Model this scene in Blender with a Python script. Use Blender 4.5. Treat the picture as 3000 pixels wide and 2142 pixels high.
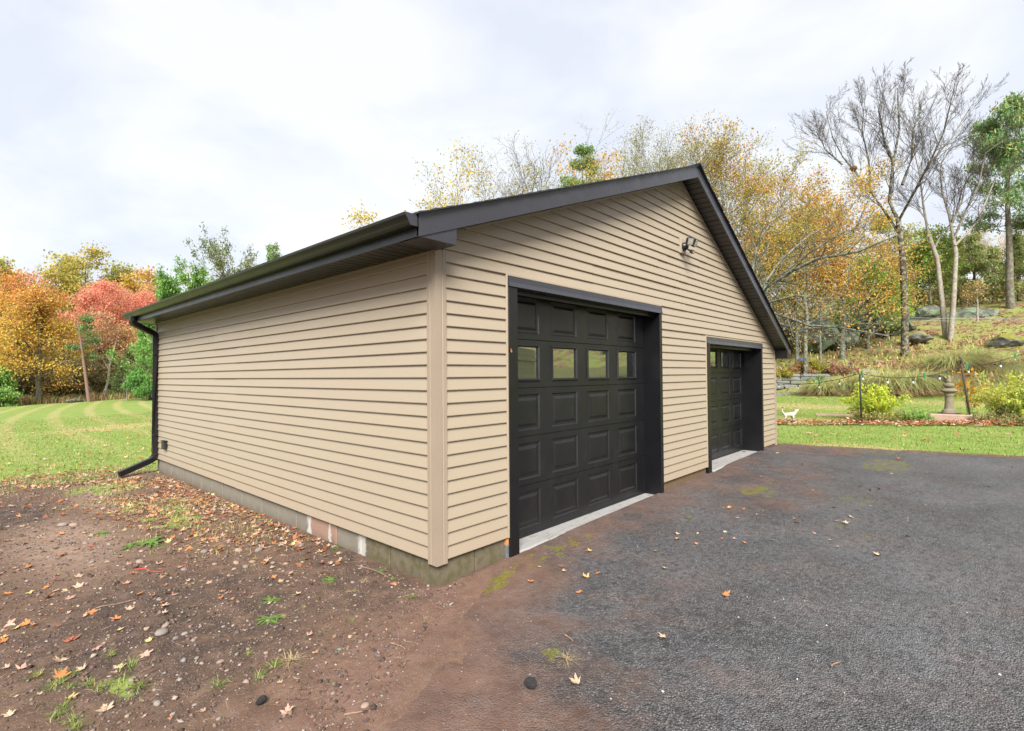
import bpy, math, random
import numpy as np
from mathutils import Vector, Matrix

# ------------------------------------------------------------------ clean start
for _o in list(bpy.data.objects):
    bpy.data.objects.remove(_o)
SC = bpy.context.scene
COL = SC.collection
R = math.radians
rng = np.random.default_rng(7)
random.seed(7)

# ------------------------------------------------------------------ camera
EYE = np.array([-2.5733, -3.1311, 1.6425])
YAW, PITCH, ROLL = R(47.767), R(1.0255), R(-0.4635)
_f = Vector((math.sin(YAW) * math.cos(PITCH), math.cos(YAW) * math.cos(PITCH), math.sin(PITCH)))
_r = Vector((math.cos(YAW), -math.sin(YAW), 0))
_u = _r.cross(_f)
_r2 = _r * math.cos(ROLL) + _u * math.sin(ROLL)
_u2 = -_r * math.sin(ROLL) + _u * math.cos(ROLL)
cam = bpy.data.objects.new('camera', bpy.data.cameras.new('camera'))
COL.objects.link(cam)
_m = Matrix((_r2, _u2, -_f)).transposed().to_4x4()
_m.translation = Vector(EYE)
cam.matrix_world = _m
cam.data.sensor_fit = 'HORIZONTAL'
cam.data.sensor_width = 36.0
cam.data.lens = 36.0 * 1509.1 / 3000.0
cam.data.clip_start = 0.05
cam.data.clip_end = 2000
SC.camera = cam

# ------------------------------------------------------------------ light
EXPO = 2.65
SUN_DIR = Vector((-0.54, -0.54, 0.645)).normalized()      # towards the bright part of the overcast
elev = math.asin(SUN_DIR.z)
world = bpy.data.worlds.new('World')
SC.world = world
world.use_nodes = True
wn, wl = world.node_tree.nodes, world.node_tree.links
wn.clear()
w_out = wn.new('ShaderNodeOutputWorld')
w_bg = wn.new('ShaderNodeBackground')
w_sky = wn.new('ShaderNodeTexSky')
w_sky.sky_type = 'NISHITA'
w_sky.sun_disc = False
w_sky.sun_elevation = elev
w_sky.sun_rotation = math.atan2(SUN_DIR.x, SUN_DIR.y)
w_sky.air_density = 1.0
w_sky.dust_density = 3.0
w_tc = wn.new('ShaderNodeTexCoord')
w_mp = wn.new('ShaderNodeMapping')
w_mp.inputs['Scale'].default_value = (1.5, 1.5, 3.6)
w_mp.inputs['Location'].default_value = (0.25, 0.3, 0.1)
w_n1 = wn.new('ShaderNodeTexNoise')
w_n1.inputs['Scale'].default_value = 1.7
w_n1.inputs['Detail'].default_value = 6
w_n1.inputs['Roughness'].default_value = 0.52
w_n1.inputs['Distortion'].default_value = 0.35
w_rp = wn.new('ShaderNodeValToRGB')
w_rp.color_ramp.elements[0].position = 0.38
w_rp.color_ramp.elements[0].color = (0.795, 0.83, 0.915, 1)
w_rp.color_ramp.elements[1].position = 0.58
w_rp.color_ramp.elements[1].color = (0.975, 0.985, 0.995, 1)
w_sc = wn.new('ShaderNodeMixRGB')
w_sc.blend_type = 'MULTIPLY'
w_sc.inputs[0].default_value = 1.0
_k = 10.2 / 2 ** EXPO
w_sc.inputs[2].default_value = (_k, _k, _k, 1)
w_mx = wn.new('ShaderNodeMixRGB')
w_mx.inputs[0].default_value = 0.95
w_bg.inputs['Strength'].default_value = 0.1
wl.new(w_tc.outputs['Generated'], w_mp.inputs['Vector'])
wl.new(w_mp.outputs['Vector'], w_n1.inputs['Vector'])
wl.new(w_n1.outputs['Fac'], w_rp.inputs['Fac'])
wl.new(w_rp.outputs['Color'], w_sc.inputs[1])
wl.new(w_sky.outputs['Color'], w_mx.inputs[1])
wl.new(w_sc.outputs['Color'], w_mx.inputs[2])
wl.new(w_mx.outputs['Color'], w_bg.inputs['Color'])
wl.new(w_bg.outputs['Background'], w_out.inputs['Surface'])

sun = bpy.data.objects.new('sun', bpy.data.lights.new('sun', 'SUN'))
COL.objects.link(sun)
sun.data.energy = 1.5
sun.data.angle = R(28)
sun.data.color = (1.0, 0.975, 0.94)
sun.rotation_euler = SUN_DIR.to_track_quat('Z', 'Y').to_euler()

SC.view_settings.view_transform = 'Standard'
SC.view_settings.look = 'None'
SC.view_settings.exposure = EXPO
SC.view_settings.gamma = 1
SC.view_settings.use_curve_mapping = False
SC.render.engine = 'CYCLES'
SC.cycles.max_bounces = 6
SC.cycles.transparent_max_bounces = 4
SC.cycles.use_denoising = True

# ------------------------------------------------------------------ helpers: tagging
def tag(o, label=None, cat=None, group=None, kind=None):
    if label: o['label'] = label
    if cat: o['category'] = cat
    if group: o['group'] = group
    if kind: o['kind'] = kind
    return o

def empty(name, loc=(0, 0, 0), rz=0.0, label=None, cat=None, group=None):
    o = bpy.data.objects.new(name, None)
    COL.objects.link(o)
    o.location = loc
    o.rotation_euler = (0, 0, rz)
    o.empty_display_size = 0.1
    return tag(o, label, cat, group)

def link(name, me, parent=None, loc=(0, 0, 0), rot=(0, 0, 0), scale=(1, 1, 1)):
    o = bpy.data.objects.new(name, me)
    COL.objects.link(o)
    o.location = loc
    o.rotation_euler = rot
    o.scale = scale
    if parent is not None: o.parent = parent
    return o

def copy_tree(o, parent=None):
    c = o.copy()
    COL.objects.link(c)
    c.parent = parent
    for ch in [x for x in bpy.data.objects if x.parent == o]:
        copy_tree(ch, c)
    return c

def spot(px, dist):
    """Ground position at a compass bearing (given as a column of the 3000 px photo) and a distance from the viewer."""
    b = YAW + math.atan((px - 1500) / 1509.1)
    return EYE[0] + dist * math.sin(b), EYE[1] + dist * math.cos(b)

# ------------------------------------------------------------------ helpers: mesh
def arrays_mesh(name, verts, faces, mats=(), col=None, smooth=False, attrs=None, uv=None):
    """verts (N,3); faces (M,k) int array with constant k; col (N,3|4) per vertex"""
    verts = np.asarray(verts, np.float32)
    faces = np.asarray(faces, np.int32)
    me = bpy.data.meshes.new(name)
    M, k = faces.shape
    me.vertices.add(len(verts))
    me.vertices.foreach_set('co', verts.ravel())
    me.loops.add(M * k)
    me.loops.foreach_set('vertex_index', faces.ravel())
    me.polygons.add(M)
    me.polygons.foreach_set('loop_start', np.arange(0, M * k, k, dtype=np.int32))
    me.polygons.foreach_set('loop_total', np.full(M, k, np.int32))
    if smooth:
        me.polygons.foreach_set('use_smooth', np.ones(M, bool))
    me.update(calc_edges=True)
    if col is not None:
        c = np.ones((len(verts), 4), np.float32)
        c[:, :3] = np.asarray(col)[:, :3]
        a = me.attributes.new('Col', 'FLOAT_COLOR', 'POINT')
        a.data.foreach_set('color', c.ravel())
    for an, av in (attrs or {}).items():
        a = me.attributes.new(an, 'FLOAT', 'POINT')
        a.data.foreach_set('value', np.asarray(av, np.float32))
    for m in mats: me.materials.append(m)
    return me

class MB:
    """collects boxes, prisms, tubes and lathes and builds ONE mesh object"""
    def __init__(s): s.v = []; s.f = []; s.sm = []
    def raw(s, vs, fs, smooth=False):
        b = len(s.v)
        s.v += [tuple(map(float, p)) for p in vs]
        s.f += [tuple(b + i for i in f) for f in fs]
        s.sm += [smooth] * len(fs)
        return s
    def box(s, x0, x1, y0, y1, z0, z1, bev=0.0):
        if x0 > x1: x0, x1 = x1, x0
        if y0 > y1: y0, y1 = y1, y0
        if z0 > z1: z0, z1 = z1, z0
        if bev <= 0:
            vs = [(x, y, z) for z in (z0, z1) for y in (y0, y1) for x in (x0, x1)]
            return s.raw(vs, [(0, 2, 3, 1), (4, 5, 7, 6), (0, 1, 5, 4), (2, 6, 7, 3), (0, 4, 6, 2), (1, 3, 7, 5)])
        b = min(bev, (x1 - x0) / 2.01, (y1 - y0) / 2.01, (z1 - z0) / 2.01)
        import itertools
        vs = []; idx = {}
        for sx, sy, sz in itertools.product((0, 1), repeat=3):
            cx = (x0, x1)[sx]; cy = (y0, y1)[sy]; cz = (z0, z1)[sz]
            ix = cx + (b if sx == 0 else -b); iy = cy + (b if sy == 0 else -b); iz = cz + (b if sz == 0 else -b)
            for ax, p in ((0, (cx, iy, iz)), (1, (ix, cy, iz)), (2, (ix, iy, cz))):
                idx[(sx, sy, sz, ax)] = len(vs); vs.append(p)
        fs = []
        def g(*k): return idx[k]
        for a in (0, 1, 2):
            o1, o2 = [q for q in (0, 1, 2) if q != a]
            for sa in (0, 1):
                ring = []
                for s1, s2 in ((0, 0), (1, 0), (1, 1), (0, 1)):
                    k = [0, 0, 0]; k[a] = sa; k[o1] = s1; k[o2] = s2
                    ring.append(g(*k, a))
                if (sa == 1) == (a == 1): ring = ring[::-1]
                fs.append(tuple(ring))
        for a in (0, 1, 2):          # edges along axis a
            o1, o2 = [q for q in (0, 1, 2) if q != a]
            for s1 in (0, 1):
                for s2 in (0, 1):
                    k0 = [0, 0, 0]; k0[o1] = s1; k0[o2] = s2; k1 = list(k0); k1[a] = 1
                    fs.append((g(*k0, o1), g(*k1, o1), g(*k1, o2), g(*k0, o2)))
        for sx, sy, sz in itertools.product((0, 1), repeat=3):
            fs.append((g(sx, sy, sz, 0), g(sx, sy, sz, 1), g(sx, sy, sz, 2)))
        return s.raw(vs, fs)
    def prism(s, poly, axis, a0, a1, smooth=False):
        """extrude closed 2D poly; axis 'x': poly=(y,z); 'y': poly=(x,z); 'z': poly=(x,y)"""
        n = len(poly)
        def P(p, a):
            return {'x': (a, p[0], p[1]), 'y': (p[0], a, p[1]), 'z': (p[0], p[1], a)}[axis]
        vs = [P(p, a0) for p in poly] + [P(p, a1) for p in poly]
        fs = [(i, (i + 1) % n, n + (i + 1) % n, n + i) for i in range(n)]
        b = len(s.v)
        s.raw(vs, fs, smooth)
        s.raw([], [])
        s.f += [tuple(b + i for i in range(n))[::-1], tuple(b + n + i for i in range(n))]
        s.sm += [False, False]
        return s
    def tube(s, pts, rad, n=8, cap=True, smooth=True, sq=None):
        pts = [Vector(p) for p in pts]
        rr = rad if hasattr(rad, '__len__') else [rad] * len(pts)
        ref = Vector((0, 0, 1))
        vs = []
        for i, p in enumerate(pts):
            t = (pts[min(i + 1, len(pts) - 1)] - pts[max(i - 1, 0)]).normalized()
            a = t.cross(ref)
            if a.length < 1e-3: a = t.cross(Vector((1, 0, 0)))
            a.normalize(); b = t.cross(a).normalized()
            for j in range(n):
                th = 2 * math.pi * (j + .5) / n
                ca, sa = math.cos(th), math.sin(th)
                if sq:
                    m = max(abs(ca), abs(sa)); ca /= m; sa /= m; ca *= sq[0]; sa *= sq[1]
                vs.append(p + (a * ca + b * sa) * rr[i])
        fs = []
        for i in range(len(pts) - 1):
            for j in range(n):
                fs.append((i * n + j, i * n + (j + 1) % n, (i + 1) * n + (j + 1) % n, (i + 1) * n + j))
        if cap:
            fs.append(tuple(range(n))[::-1]); fs.append(tuple((len(pts) - 1) * n + j for j in range(n)))
        return s.raw(vs, fs, smooth)
    def lathe(s, prof, n=20, c=(0, 0, 0), smooth=True):
        vs = []
        for r, z in prof:
            for j in range(n):
                th = 2 * math.pi * j / n
                vs.append((c[0] + r * math.cos(th), c[1] + r * math.sin(th), c[2] + z))
        fs = []
        for i in range(len(prof) - 1):
            for j in range(n):
                fs.append((i * n + j, i * n + (j + 1) % n, (i + 1) * n + (j + 1) % n, (i + 1) * n + j))
        fs.append(tuple(range(n))[::-1]); fs.append(tuple((len(prof) - 1) * n + j for j in range(n)))
        return s.raw(vs, fs, smooth)
    def mesh(s, name, mat=None, fix=True):
        me = bpy.data.meshes.new(name)
        me.from_pydata(s.v, [], s.f)
        me.polygons.foreach_set('use_smooth', s.sm)
        if fix:
            import bmesh
            bm = bmesh.new(); bm.from_mesh(me)
            bmesh.ops.recalc_face_normals(bm, faces=bm.faces)
            bm.to_mesh(me); bm.free()
        me.update()
        if mat:
            for m in (mat if isinstance(mat, (list, tuple)) else [mat]): me.materials.append(m)
        return me
    def build(s, name, mat, parent=None, loc=(0, 0, 0), rot=(0, 0, 0)):
        return link(name, s.mesh(name, mat), parent, loc, rot)

# ------------------------------------------------------------------ helpers: noise
def _hash(ix, iy, seed):
    h = (ix.astype(np.int64) * 374761393 + iy.astype(np.int64) * 668265263 + seed * 974711) & 0x7fffffff
    h = ((h ^ (h >> 13)) * 1274126177) & 0x7fffffff
    return ((h ^ (h >> 16)) & 0xffff) / 65535.0

def vnoise(x, y, scale, seed=0, octaves=3):
    x = np.asarray(x, float) * scale; y = np.asarray(y, float) * scale
    tot = 0; amp = 1; nrm = 0
    for o in range(octaves):
        ix = np.floor(x); iy = np.floor(y); fx = x - ix; fy = y - iy
        fx = fx * fx * (3 - 2 * fx); fy = fy * fy * (3 - 2 * fy)
        a = _hash(ix, iy, seed + o); b = _hash(ix + 1, iy, seed + o)
        c = _hash(ix, iy + 1, seed + o); d = _hash(ix + 1, iy + 1, seed + o)
        tot = tot + amp * (a + (b - a) * fx + (c - a) * fy + (a - b - c + d) * fx * fy)
        nrm += amp; amp *= .5; x = x * 2.03 + 7.1; y = y * 2.03 + 3.7
    return tot / nrm

def sstep(a, b, x):
    t = np.clip((np.asarray(x, float) - a) / (b - a), 0, 1)
    return t * t * (3 - 2 * t)

# ------------------------------------------------------------------ helpers: materials
class NT:
    def __init__(s, name):
        s.m = bpy.data.materials.new(name); s.m.use_nodes = True
        s.t = s.m.node_tree; s.t.nodes.clear()
        s.out = s.n('OutputMaterial')
    def n(s, typ, **kw):
        nd = s.t.nodes.new('ShaderNode' + typ)
        for k, v in kw.items(): setattr(nd, k, v)
        return nd
    def set(s, sock, v):
        if hasattr(v, 'is_linked'): s.t.links.new(v, sock)
        elif isinstance(v, (tuple, list)) and sock.type == 'RGBA' and len(v) == 3: sock.default_value = (*v, 1)
        else: sock.default_value = v
    def coord(s, kind='Object'): return s.n('TexCoord').outputs[kind]
    def pos(s): return s.n('NewGeometry').outputs['Position']
    def mapping(s, vec, scale=(1, 1, 1), loc=(0, 0, 0), rot=(0, 0, 0)):
        m = s.n('Mapping'); s.set(m.inputs['Vector'], vec)
        m.inputs['Scale'].default_value = scale; m.inputs['Location'].default_value = loc; m.inputs['Rotation'].default_value = rot
        return m.outputs['Vector']
    def noise(s, vec, scale, detail=4, rough=.55, dist=0.0):
        m = s.n('TexNoise'); s.set(m.inputs['Vector'], vec)
        m.inputs['Scale'].default_value = scale; m.inputs['Detail'].default_value = detail
        m.inputs['Roughness'].default_value = rough; m.inputs['Distortion'].default_value = dist
        return m.outputs['Fac']
    def voro(s, vec, scale, out='Distance', feature='F1', rnd=1.0):
        m = s.n('TexVoronoi'); m.feature = feature; s.set(m.inputs['Vector'], vec); m.inputs['Scale'].default_value = scale
        m.inputs['Randomness'].default_value = rnd
        return m.outputs[out]
    def ramp(s, fac, stops, interp='LINEAR'):
        r = s.n('ValToRGB'); s.set(r.inputs['Fac'], fac); cr = r.color_ramp; cr.interpolation = interp
        while len(cr.elements) < len(stops): cr.elements.new(0.5)
        for e, (p, c) in zip(cr.elements, stops):
            e.position = p; e.color = (c, c, c, 1) if not hasattr(c, '__len__') else (*c, 1)
        return r.outputs['Color']
    def mix(s, fac, a, b, mode='MIX'):
        m = s.n('MixRGB', blend_type=mode)
        s.set(m.inputs[0], fac); s.set(m.inputs[1], a); s.set(m.inputs[2], b)
        return m.outputs['Color']
    def math(s, op, a, b=0.0, clamp=False):
        m = s.n('Math', operation=op); m.use_clamp = clamp
        s.set(m.inputs[0], a); s.set(m.inputs[1], b)
        return m.outputs[0]
    def attr(s, name, out='Fac'):
        a = s.n('Attribute'); a.attribute_name = name; return a.outputs[out]
    def bump(s, h, strength=.3, dist=.01, normal=None):
        b = s.n('Bump'); s.set(b.inputs['Height'], h); b.inputs['Strength'].default_value = strength; b.inputs['Distance'].default_value = dist
        if normal is not None: s.set(b.inputs['Normal'], normal)
        return b.outputs['Normal']
    def sep(s, v): 
        x = s.n('SeparateXYZ'); s.set(x.inputs[0], v); return x.outputs
    def pbr(s, base, rough=.6, metal=0.0, normal=None, spec=None, coat=0):
        p = s.n('BsdfPrincipled')
        s.set(p.inputs['Base Color'], base); s.set(p.inputs['Roughness'], rough); s.set(p.inputs['Metallic'], metal)
        if normal is not None: s.set(p.inputs['Normal'], normal)
        if spec is not None: s.set(p.inputs['Specular IOR Level'], spec)
        if coat: p.inputs['Coat Weight'].default_value = coat
        s.t.links.new(p.outputs[0], s.out.inputs['Surface'])
        return s.m

def simple(name, c, rough=.6, var=.12, scale=20, bump=.15, bd=.004, metal=0, spec=None, obj=True):
    t = NT(name); v = t.coord('Object') if obj else t.pos()
    n = t.noise(v, scale, 5)
    lo = tuple(x * (1 - var) for x in c); hi = tuple(min(1, x * (1 + var)) for x in c)
    col = t.ramp(n, [(.3, lo), (.7, hi)])
    return t.pbr(col, rough, metal, t.bump(t.noise(v, scale * 4, 3), bump, bd) if bump else None, spec)

def foliage(name, trans=.35, rough=.7, bright=1.0):
    """leaves: the leaf's own colour comes from the 'Col' attribute (species, autumn stage)"""
    t = NT(name)
    c = t.attr('Col', 'Color')
    d = t.n('BsdfPrincipled'); t.set(d.inputs['Base Color'], c); d.inputs['Roughness'].default_value = rough
    d.inputs['Specular IOR Level'].default_value = .25
    tr = t.n('BsdfTranslucent'); t.set(tr.inputs['Color'], c)
    mx = t.n('MixShader'); mx.inputs[0].default_value = trans
    t.t.links.new(d.outputs[0], mx.inputs[1]); t.t.links.new(tr.outputs[0], mx.inputs[2])
    t.t.links.new(mx.outputs[0], t.out.inputs['Surface'])
    return t.m

# ================================================================== TERRAIN HEIGHT
def H(x, y):
    x = np.asarray(x, float); y = np.asarray(y, float)
    hx = np.interp(x, [-60, 0, 9, 15, 20, 27, 28.2, 29.5, 32, 35.3, 39, 45, 52, 70, 120, 400],
                   [0, 0, .155, .2, .3, .53, .62, 1.2, 1.75, 2.6, 3.5, 5.2, 7.2, 10, 13, 15])
    left = -0.5 * sstep(6, 50, y) * (1 - sstep(2, 22, x)) - 0.03 * sstep(1, 8, y) * (1 - sstep(-1, 3, x))
    hill = sstep(26, 34, x)
    bumps = (vnoise(x, y, .35, 5) - .5) * (.5 * hill + .05 * sstep(9, 14, np.abs(x - 3))) + (vnoise(x, y, .07, 9, 2) - .5) * 1.6 * sstep(30, 42, x)
    return hx + left + bumps
def Hs(x, y): return float(H(np.array([x]), np.array([y]))[0])

# ================================================================== MATERIALS: garage
def mat_siding():
    t = NT('vinyl_siding'); v = t.coord('Object')
    n = t.noise(v, 1.3, 3); g = t.noise(t.mapping(v, (1, 1, 14)), 7, 4)
    c = t.mix(t.math('MULTIPLY', n, .35), (.304, .250, .180), (.282, .228, .161))
    c = t.mix(t.math('MULTIPLY', g, .16), c, (.24, .194, .142))
    oi = t.n('ObjectInfo').outputs['Random']
    c = t.mix(t.math('MULTIPLY', oi, .30), c, (.272, .222, .166))
    # faint splash dirt low on the wall
    z = t.sep(t.pos())[2]
    low = t.ramp(t.math('ADD', z, t.math('MULTIPLY', t.noise(v, 4, 4), .35)), [(.35, 1), (.62, 0)])
    c = t.mix(t.math('MULTIPLY', low, .22), c, (.24, .165, .115))
    gr = t.noise(t.mapping(v, (3, 3, 60)), 6, 4)
    return t.pbr(c, t.ramp(n, [(0, .38), (1, .5)]), 0, t.bump(gr, .10, .003), .45)
M_SIDE = mat_siding()
def mat_metal(name, c, r0=.32, wob=.5):
    t = NT(name); v = t.coord('Object')
    n = t.noise(v, 3.2, 2); n2 = t.noise(v, 60, 3)
    col = t.mix(t.math('MULTIPLY', n2, .1), c, tuple(x * 1.4 for x in c))
    return t.pbr(col, t.ramp(n, [(.3, r0), (.7, r0 + .07)]), 0, t.bump(n, wob, .02), .5)
M_METAL = mat_metal('black_coil_metal', (.030, .030, .037), .26)
M_METALD = mat_metal('black_trim_metal', (.005, .005, .006), .30, .25)
M_GUT = mat_metal('black_gutter_metal', (.007, .007, .008), .34, .12)
def mat_door():
    t = NT('black_door_paint'); v = t.coord('Object')
    g = t.noise(t.mapping(v, (4, 4, 70)), 5, 5, .6); n = t.noise(v, 2.2, 4)
    c = t.mix(n, (.005, .005, .0055), (.008, .008, .009))
    dust = t.ramp(t.noise(t.mapping(v, (1.5, 1.5, .8)), 3, 5), [(.5, 0), (.75, 1)])
    c = t.mix(t.math('MULTIPLY', dust, .2), c, (.032, .031, .029))
    return t.pbr(c, t.ramp(n, [(.3, .28), (.7, .42)]), 0, t.bump(g, .28, .004), .5)
M_DOOR = mat_door()
def mat_glass():
    t = NT('window_glass')
    g = t.n('BsdfGlossy'); g.inputs['Roughness'].default_value = .025; g.inputs['Color'].default_value = (.82, .90, .93, 1)
    tr = t.n('BsdfTransparent'); tr.inputs['Color'].default_value = (.35, .4, .36, 1)
    mx = t.n('MixShader'); lw = t.n('LayerWeight'); lw.inputs['Blend'].default_value = .35
    f = t.math('ADD', t.math('MULTIPLY', lw.outputs['Fresnel'], .5), .48, True)
    t.set(mx.inputs[0], f)
    t.t.links.new(tr.outputs[0], mx.inputs[1]); t.t.links.new(g.outputs[0], mx.inputs[2])
    t.t.links.new(mx.outputs[0], t.out.inputs['Surface']); return t.m
M_GLASS = mat_glass()
def mat_block(name, a, b, moss=0.0):
    t = NT(name); v = t.pos()
    n = t.noise(v, 5, 5); f = t.noise(v, 90, 4, .7)
    c = t.mix(n, a, b)
    c = t.mix(t.ramp(f, [(.35, 0), (.7, .45)]), c, tuple(x * .6 for x in a))
    z = t.sep(v)[2]
    low = t.ramp(t.math('ADD', z, t.math('MULTIPLY', t.noise(v, 9, 4), .16)), [(.04, 1), (.16, 0)])
    c = t.mix(t.math('MULTIPLY', low, .55), c, (.075, .055, .035))
    if moss: c = t.mix(t.math('MULTIPLY', t.ramp(t.noise(v, 14, 5), [(.45, 0), (.62, 1)]), moss), c, (.075, .07, .028))
    # lime that has run out of the joints on the side wall
    y = t.sep(v)[1]; x = t.sep(v)[0]
    wob = t.math('MULTIPLY', t.math('SUBTRACT', t.noise(v, 11, 3), .5), .16)
    yy = t.math('ADD', y, wob)
    def band(c0, w): return t.ramp(t.math('DIVIDE', t.math('ABSOLUTE', t.math('SUBTRACT', yy, c0)), w), [(.55, 1), (1, 0)])
    m = t.math('MAXIMUM', band(1.10, .085), t.math('MAXIMUM', band(1.665, .03), band(2.10, .07)))
    m = t.math('MULTIPLY', m, t.math('LESS_THAN', x, .05))
    c = t.mix(t.math('MULTIPLY', m, .75), c, (.42, .405, .375))
    return t.pbr(c, .9, 0, t.bump(f, .5, .006), .2)
M_BLK = mat_block('concrete_block', (.21, .19, .155), (.16, .14, .108), 0)
M_BLKM = mat_block('mossy_concrete_block', (.155, .13, .088), (.105, .086, .058), .75)
M_BLKP = mat_block('pink_painted_block', (.29, .18, .13), (.24, .16, .12), 0)
M_BLKB = mat_block('brown_stained_block', (.15, .095, .055), (.10, .065, .04), .3)
M_MORT = simple('mortar', (.09, .075, .06), .95, .3, 30, .4, .004)
def mat_slab():
    t = NT('sill_concrete'); v = t.pos(); n = t.noise(v, 6, 5); f = t.noise(v, 120, 4, .7)
    c = t.mix(n, (.30, .295, .285), (.22, .215, .205)); c = t.mix(t.ramp(f, [(.5, 0), (.75, .7)]), c, (.2, .17, .14))
    d = t.ramp(t.noise(t.mapping(v, (2, 8, 4)), 3, 5), [(.55, 0), (.7, 1)])
    c = t.mix(t.math('MULTIPLY', d, .75), c, (.15, .12, .095))
    return t.pbr(c, .85, 0, t.bump(f, .4, .004), .2)
M_SLAB = mat_slab()
M_SHIN = simple('asphalt_shingle', (.035, .035, .037), .95, .5, 120, .6, .004, spec=.2)
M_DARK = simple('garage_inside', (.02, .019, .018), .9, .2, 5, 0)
M_ORANGEWOOD = simple('raw_wood', (.42, .19, .06), .8, .3, 25)
M_GALV = simple('galvanised_strip', (.30, .31, .33), .45, .25, 40, .2, metal=.7)

# ================================================================== GARAGE
E_ = 0.1016; ZB = 0.203
RX, ZA, SLL, SLR, OV = 4.4965, 4.542, .3656, .526, .262
WX, LY = 8.90, 7.85
def zt(x): return ZA - (SLL * (RX - x) if x < RX else SLR * (x - RX))
garage = empty('garage', (0, 0, 0), 0, 'tan vinyl-sided garage with black trim and two black overhead doors', 'garage')

# --- wall cores behind the siding, with the two door openings
D1 = (.924, 3.73, .0, 2.433); D2 = (5.437, 7.975, .1, 2.10)
w = MB()
w.box(.002, .12, .002, LY - .002, .2, 2.64)
def gable_piece(mb, x0, x1, z0, y0=.002, y1=.12):
    xs = [x0] + ([RX] if x0 < RX < x1 else []) + [x1]
    top = [(x, zt(x) - .15) for x in xs]
    mb.prism([(x0, z0), (x1, z0)] + top[::-1], 'y', y0, y1)
gable_piece(w, .12, .87, .2); gable_piece(w, .87, 3.76, 2.5); gable_piece(w, 3.76, 5.37, .2)
gable_piece(w, 5.37, 8.0, 2.17); gable_piece(w, 8.0, WX - .002, .2)
w.build('wall', M_SIDE, garage)
w = MB(); w.box(WX - .12, WX, .12, LY - .12, .2, 2.05)
gable_piece(w, .12, WX - .002, .2, LY - .12, LY)
w.build('wall', M_SIDE, garage)
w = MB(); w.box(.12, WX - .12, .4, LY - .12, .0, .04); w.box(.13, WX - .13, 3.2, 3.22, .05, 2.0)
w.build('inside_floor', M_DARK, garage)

# --- siding planks, one object each
def plank(kind, a0b, a0t, a1b, a1t, z0, z1, off=0.0):
    """kind 'F' (front, along x) or 'L' (left, along y); b/t: ends at the bottom and the top edge"""
    ov = .010
    prof = [(.0225 + off, z0, 0), (.0240 + off, z0 + .005, 0), (.0045 + off, z1 + ov, 1), (-.004, z1 + ov, 1), (-.004, z0, 0)]
    vs = []
    for e in (0, 1):
        for o_, z, tp in prof:
            a = ((a0b, a0t), (a1b, a1t))[e][tp]
            vs.append((a, -o_, z) if kind == 'F' else (-o_, a, z))
    n = len(prof)
    fs = [(i, (i + 1) % n, n + (i + 1) % n, n + i) for i in range(n)] + [tuple(range(n))[::-1], tuple(range(n, 2 * n))]
    MB().raw(vs, fs).build('siding_plank', M_SIDE, garage)
# left wall: 24 courses, panels of two courses with staggered joints
for k in range(24):
    z0 = ZB + k * E_; z1 = z0 + E_ if k < 23 else 2.628
    st = 4.04 if (k // 2) % 2 == 0 else 4.855
    if k in (22, 23): st = 4.16
    cuts = [.062, st, LY - .02]
    for i in range(2):
        a0, a1 = cuts[i], cuts[i + 1]
        if i == 0: a1 += .02
        plank('L', a0, a0, a1, a1, z0, z1, 0.0042 if i == 0 else 0)
# front wall
def rake_x(z, side):     # where the siding stops under the rake soffit
    return RX - (ZA - .147 - z) / SLL if side == 0 else RX + (ZA - .147 - z) / SLR
JT = .022
k = 0
while True:
    z0 = ZB + k * E_; z1 = z0 + E_
    xa0, xa1 = rake_x(z0, 0), rake_x(z1, 0); xb0, xb1 = rake_x(z0, 1), rake_x(z1, 1)
    if z0 > ZA - .2: break
    L0 = max(.062, xa0) if z0 > 2.55 else .062; L1 = max(.062, xa1) if z0 > 2.55 else .062
    R0 = min(WX - .065, xb0); R1 = min(WX - .065, xb1)
    if z1 > ZA - .150: L1 = R1 = RX; z1 = min(z1, ZA - .16)
    segs = []
    if z0 < 2.50: segs.append((L0, L1, .80 - JT + .006, None))
    d1r = 3.80; d2l = 5.318 - JT + .006; d2r = 8.045
    if z0 < 2.50:
        if z0 < 2.19:
            segs.append((d1r, d1r, d2l, None)); segs.append((d2r, d2r, R0, R1))
        else:
            segs.append((d1r, d1r, R0, R1))
    else:
        segs.append((L0, L1, R0, R1))
    for s0, s1, e0, e1 in segs:
        if e1 is None: e1 = e0
        zz0 = z0
        zz1 = z1
        if e0 - s0 > 4.2:
            j = s0 + (3.7 if (k // 2) % 2 else 2.1) + .4 * ((k // 2) % 3)
            if j < min(e0, e1) - .5:
                plank('F', s0, s1, j + .02, j + .02, zz0, zz1, .004); plank('F', j, j, e0, e1, zz0, zz1)
                continue
        plank('F', s0, s1, e0, e1, zz0, zz1)
    k += 1
    if k > 60: break
# --- corner posts (fluted outer faces)
def post(poly, z0, z1): MB().prism(poly, 'z', z0, z1).build('corner_post', M_POST, garage)
o = .029
M_POST = simple('vinyl_corner_post', (.255, .202, .147), .5, .05, 3, .05)
def Lpost(sx, sy, cx, cy):
    p = [(-o, -o), (.03, -o), (.034, -o + .003), (.040, -o + .003), (.044, -o), (.08, -o), (.08, -.001), (-.001, -.001), (-.001, .08), (-o, .08), (-o, .044), (-o + .003, .040), (-o + .003, .034), (-o, .03)]
    return [(cx + sx * a, cy + sy * b) for a, b in p]
post(Lpost(1, 1, 0, 0), .175, 2.624)
post(Lpost(-1, 1, WX, 0), .12, 2.10)
post(Lpost(1, -1, 0, LY), .17, 2.624)
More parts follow.
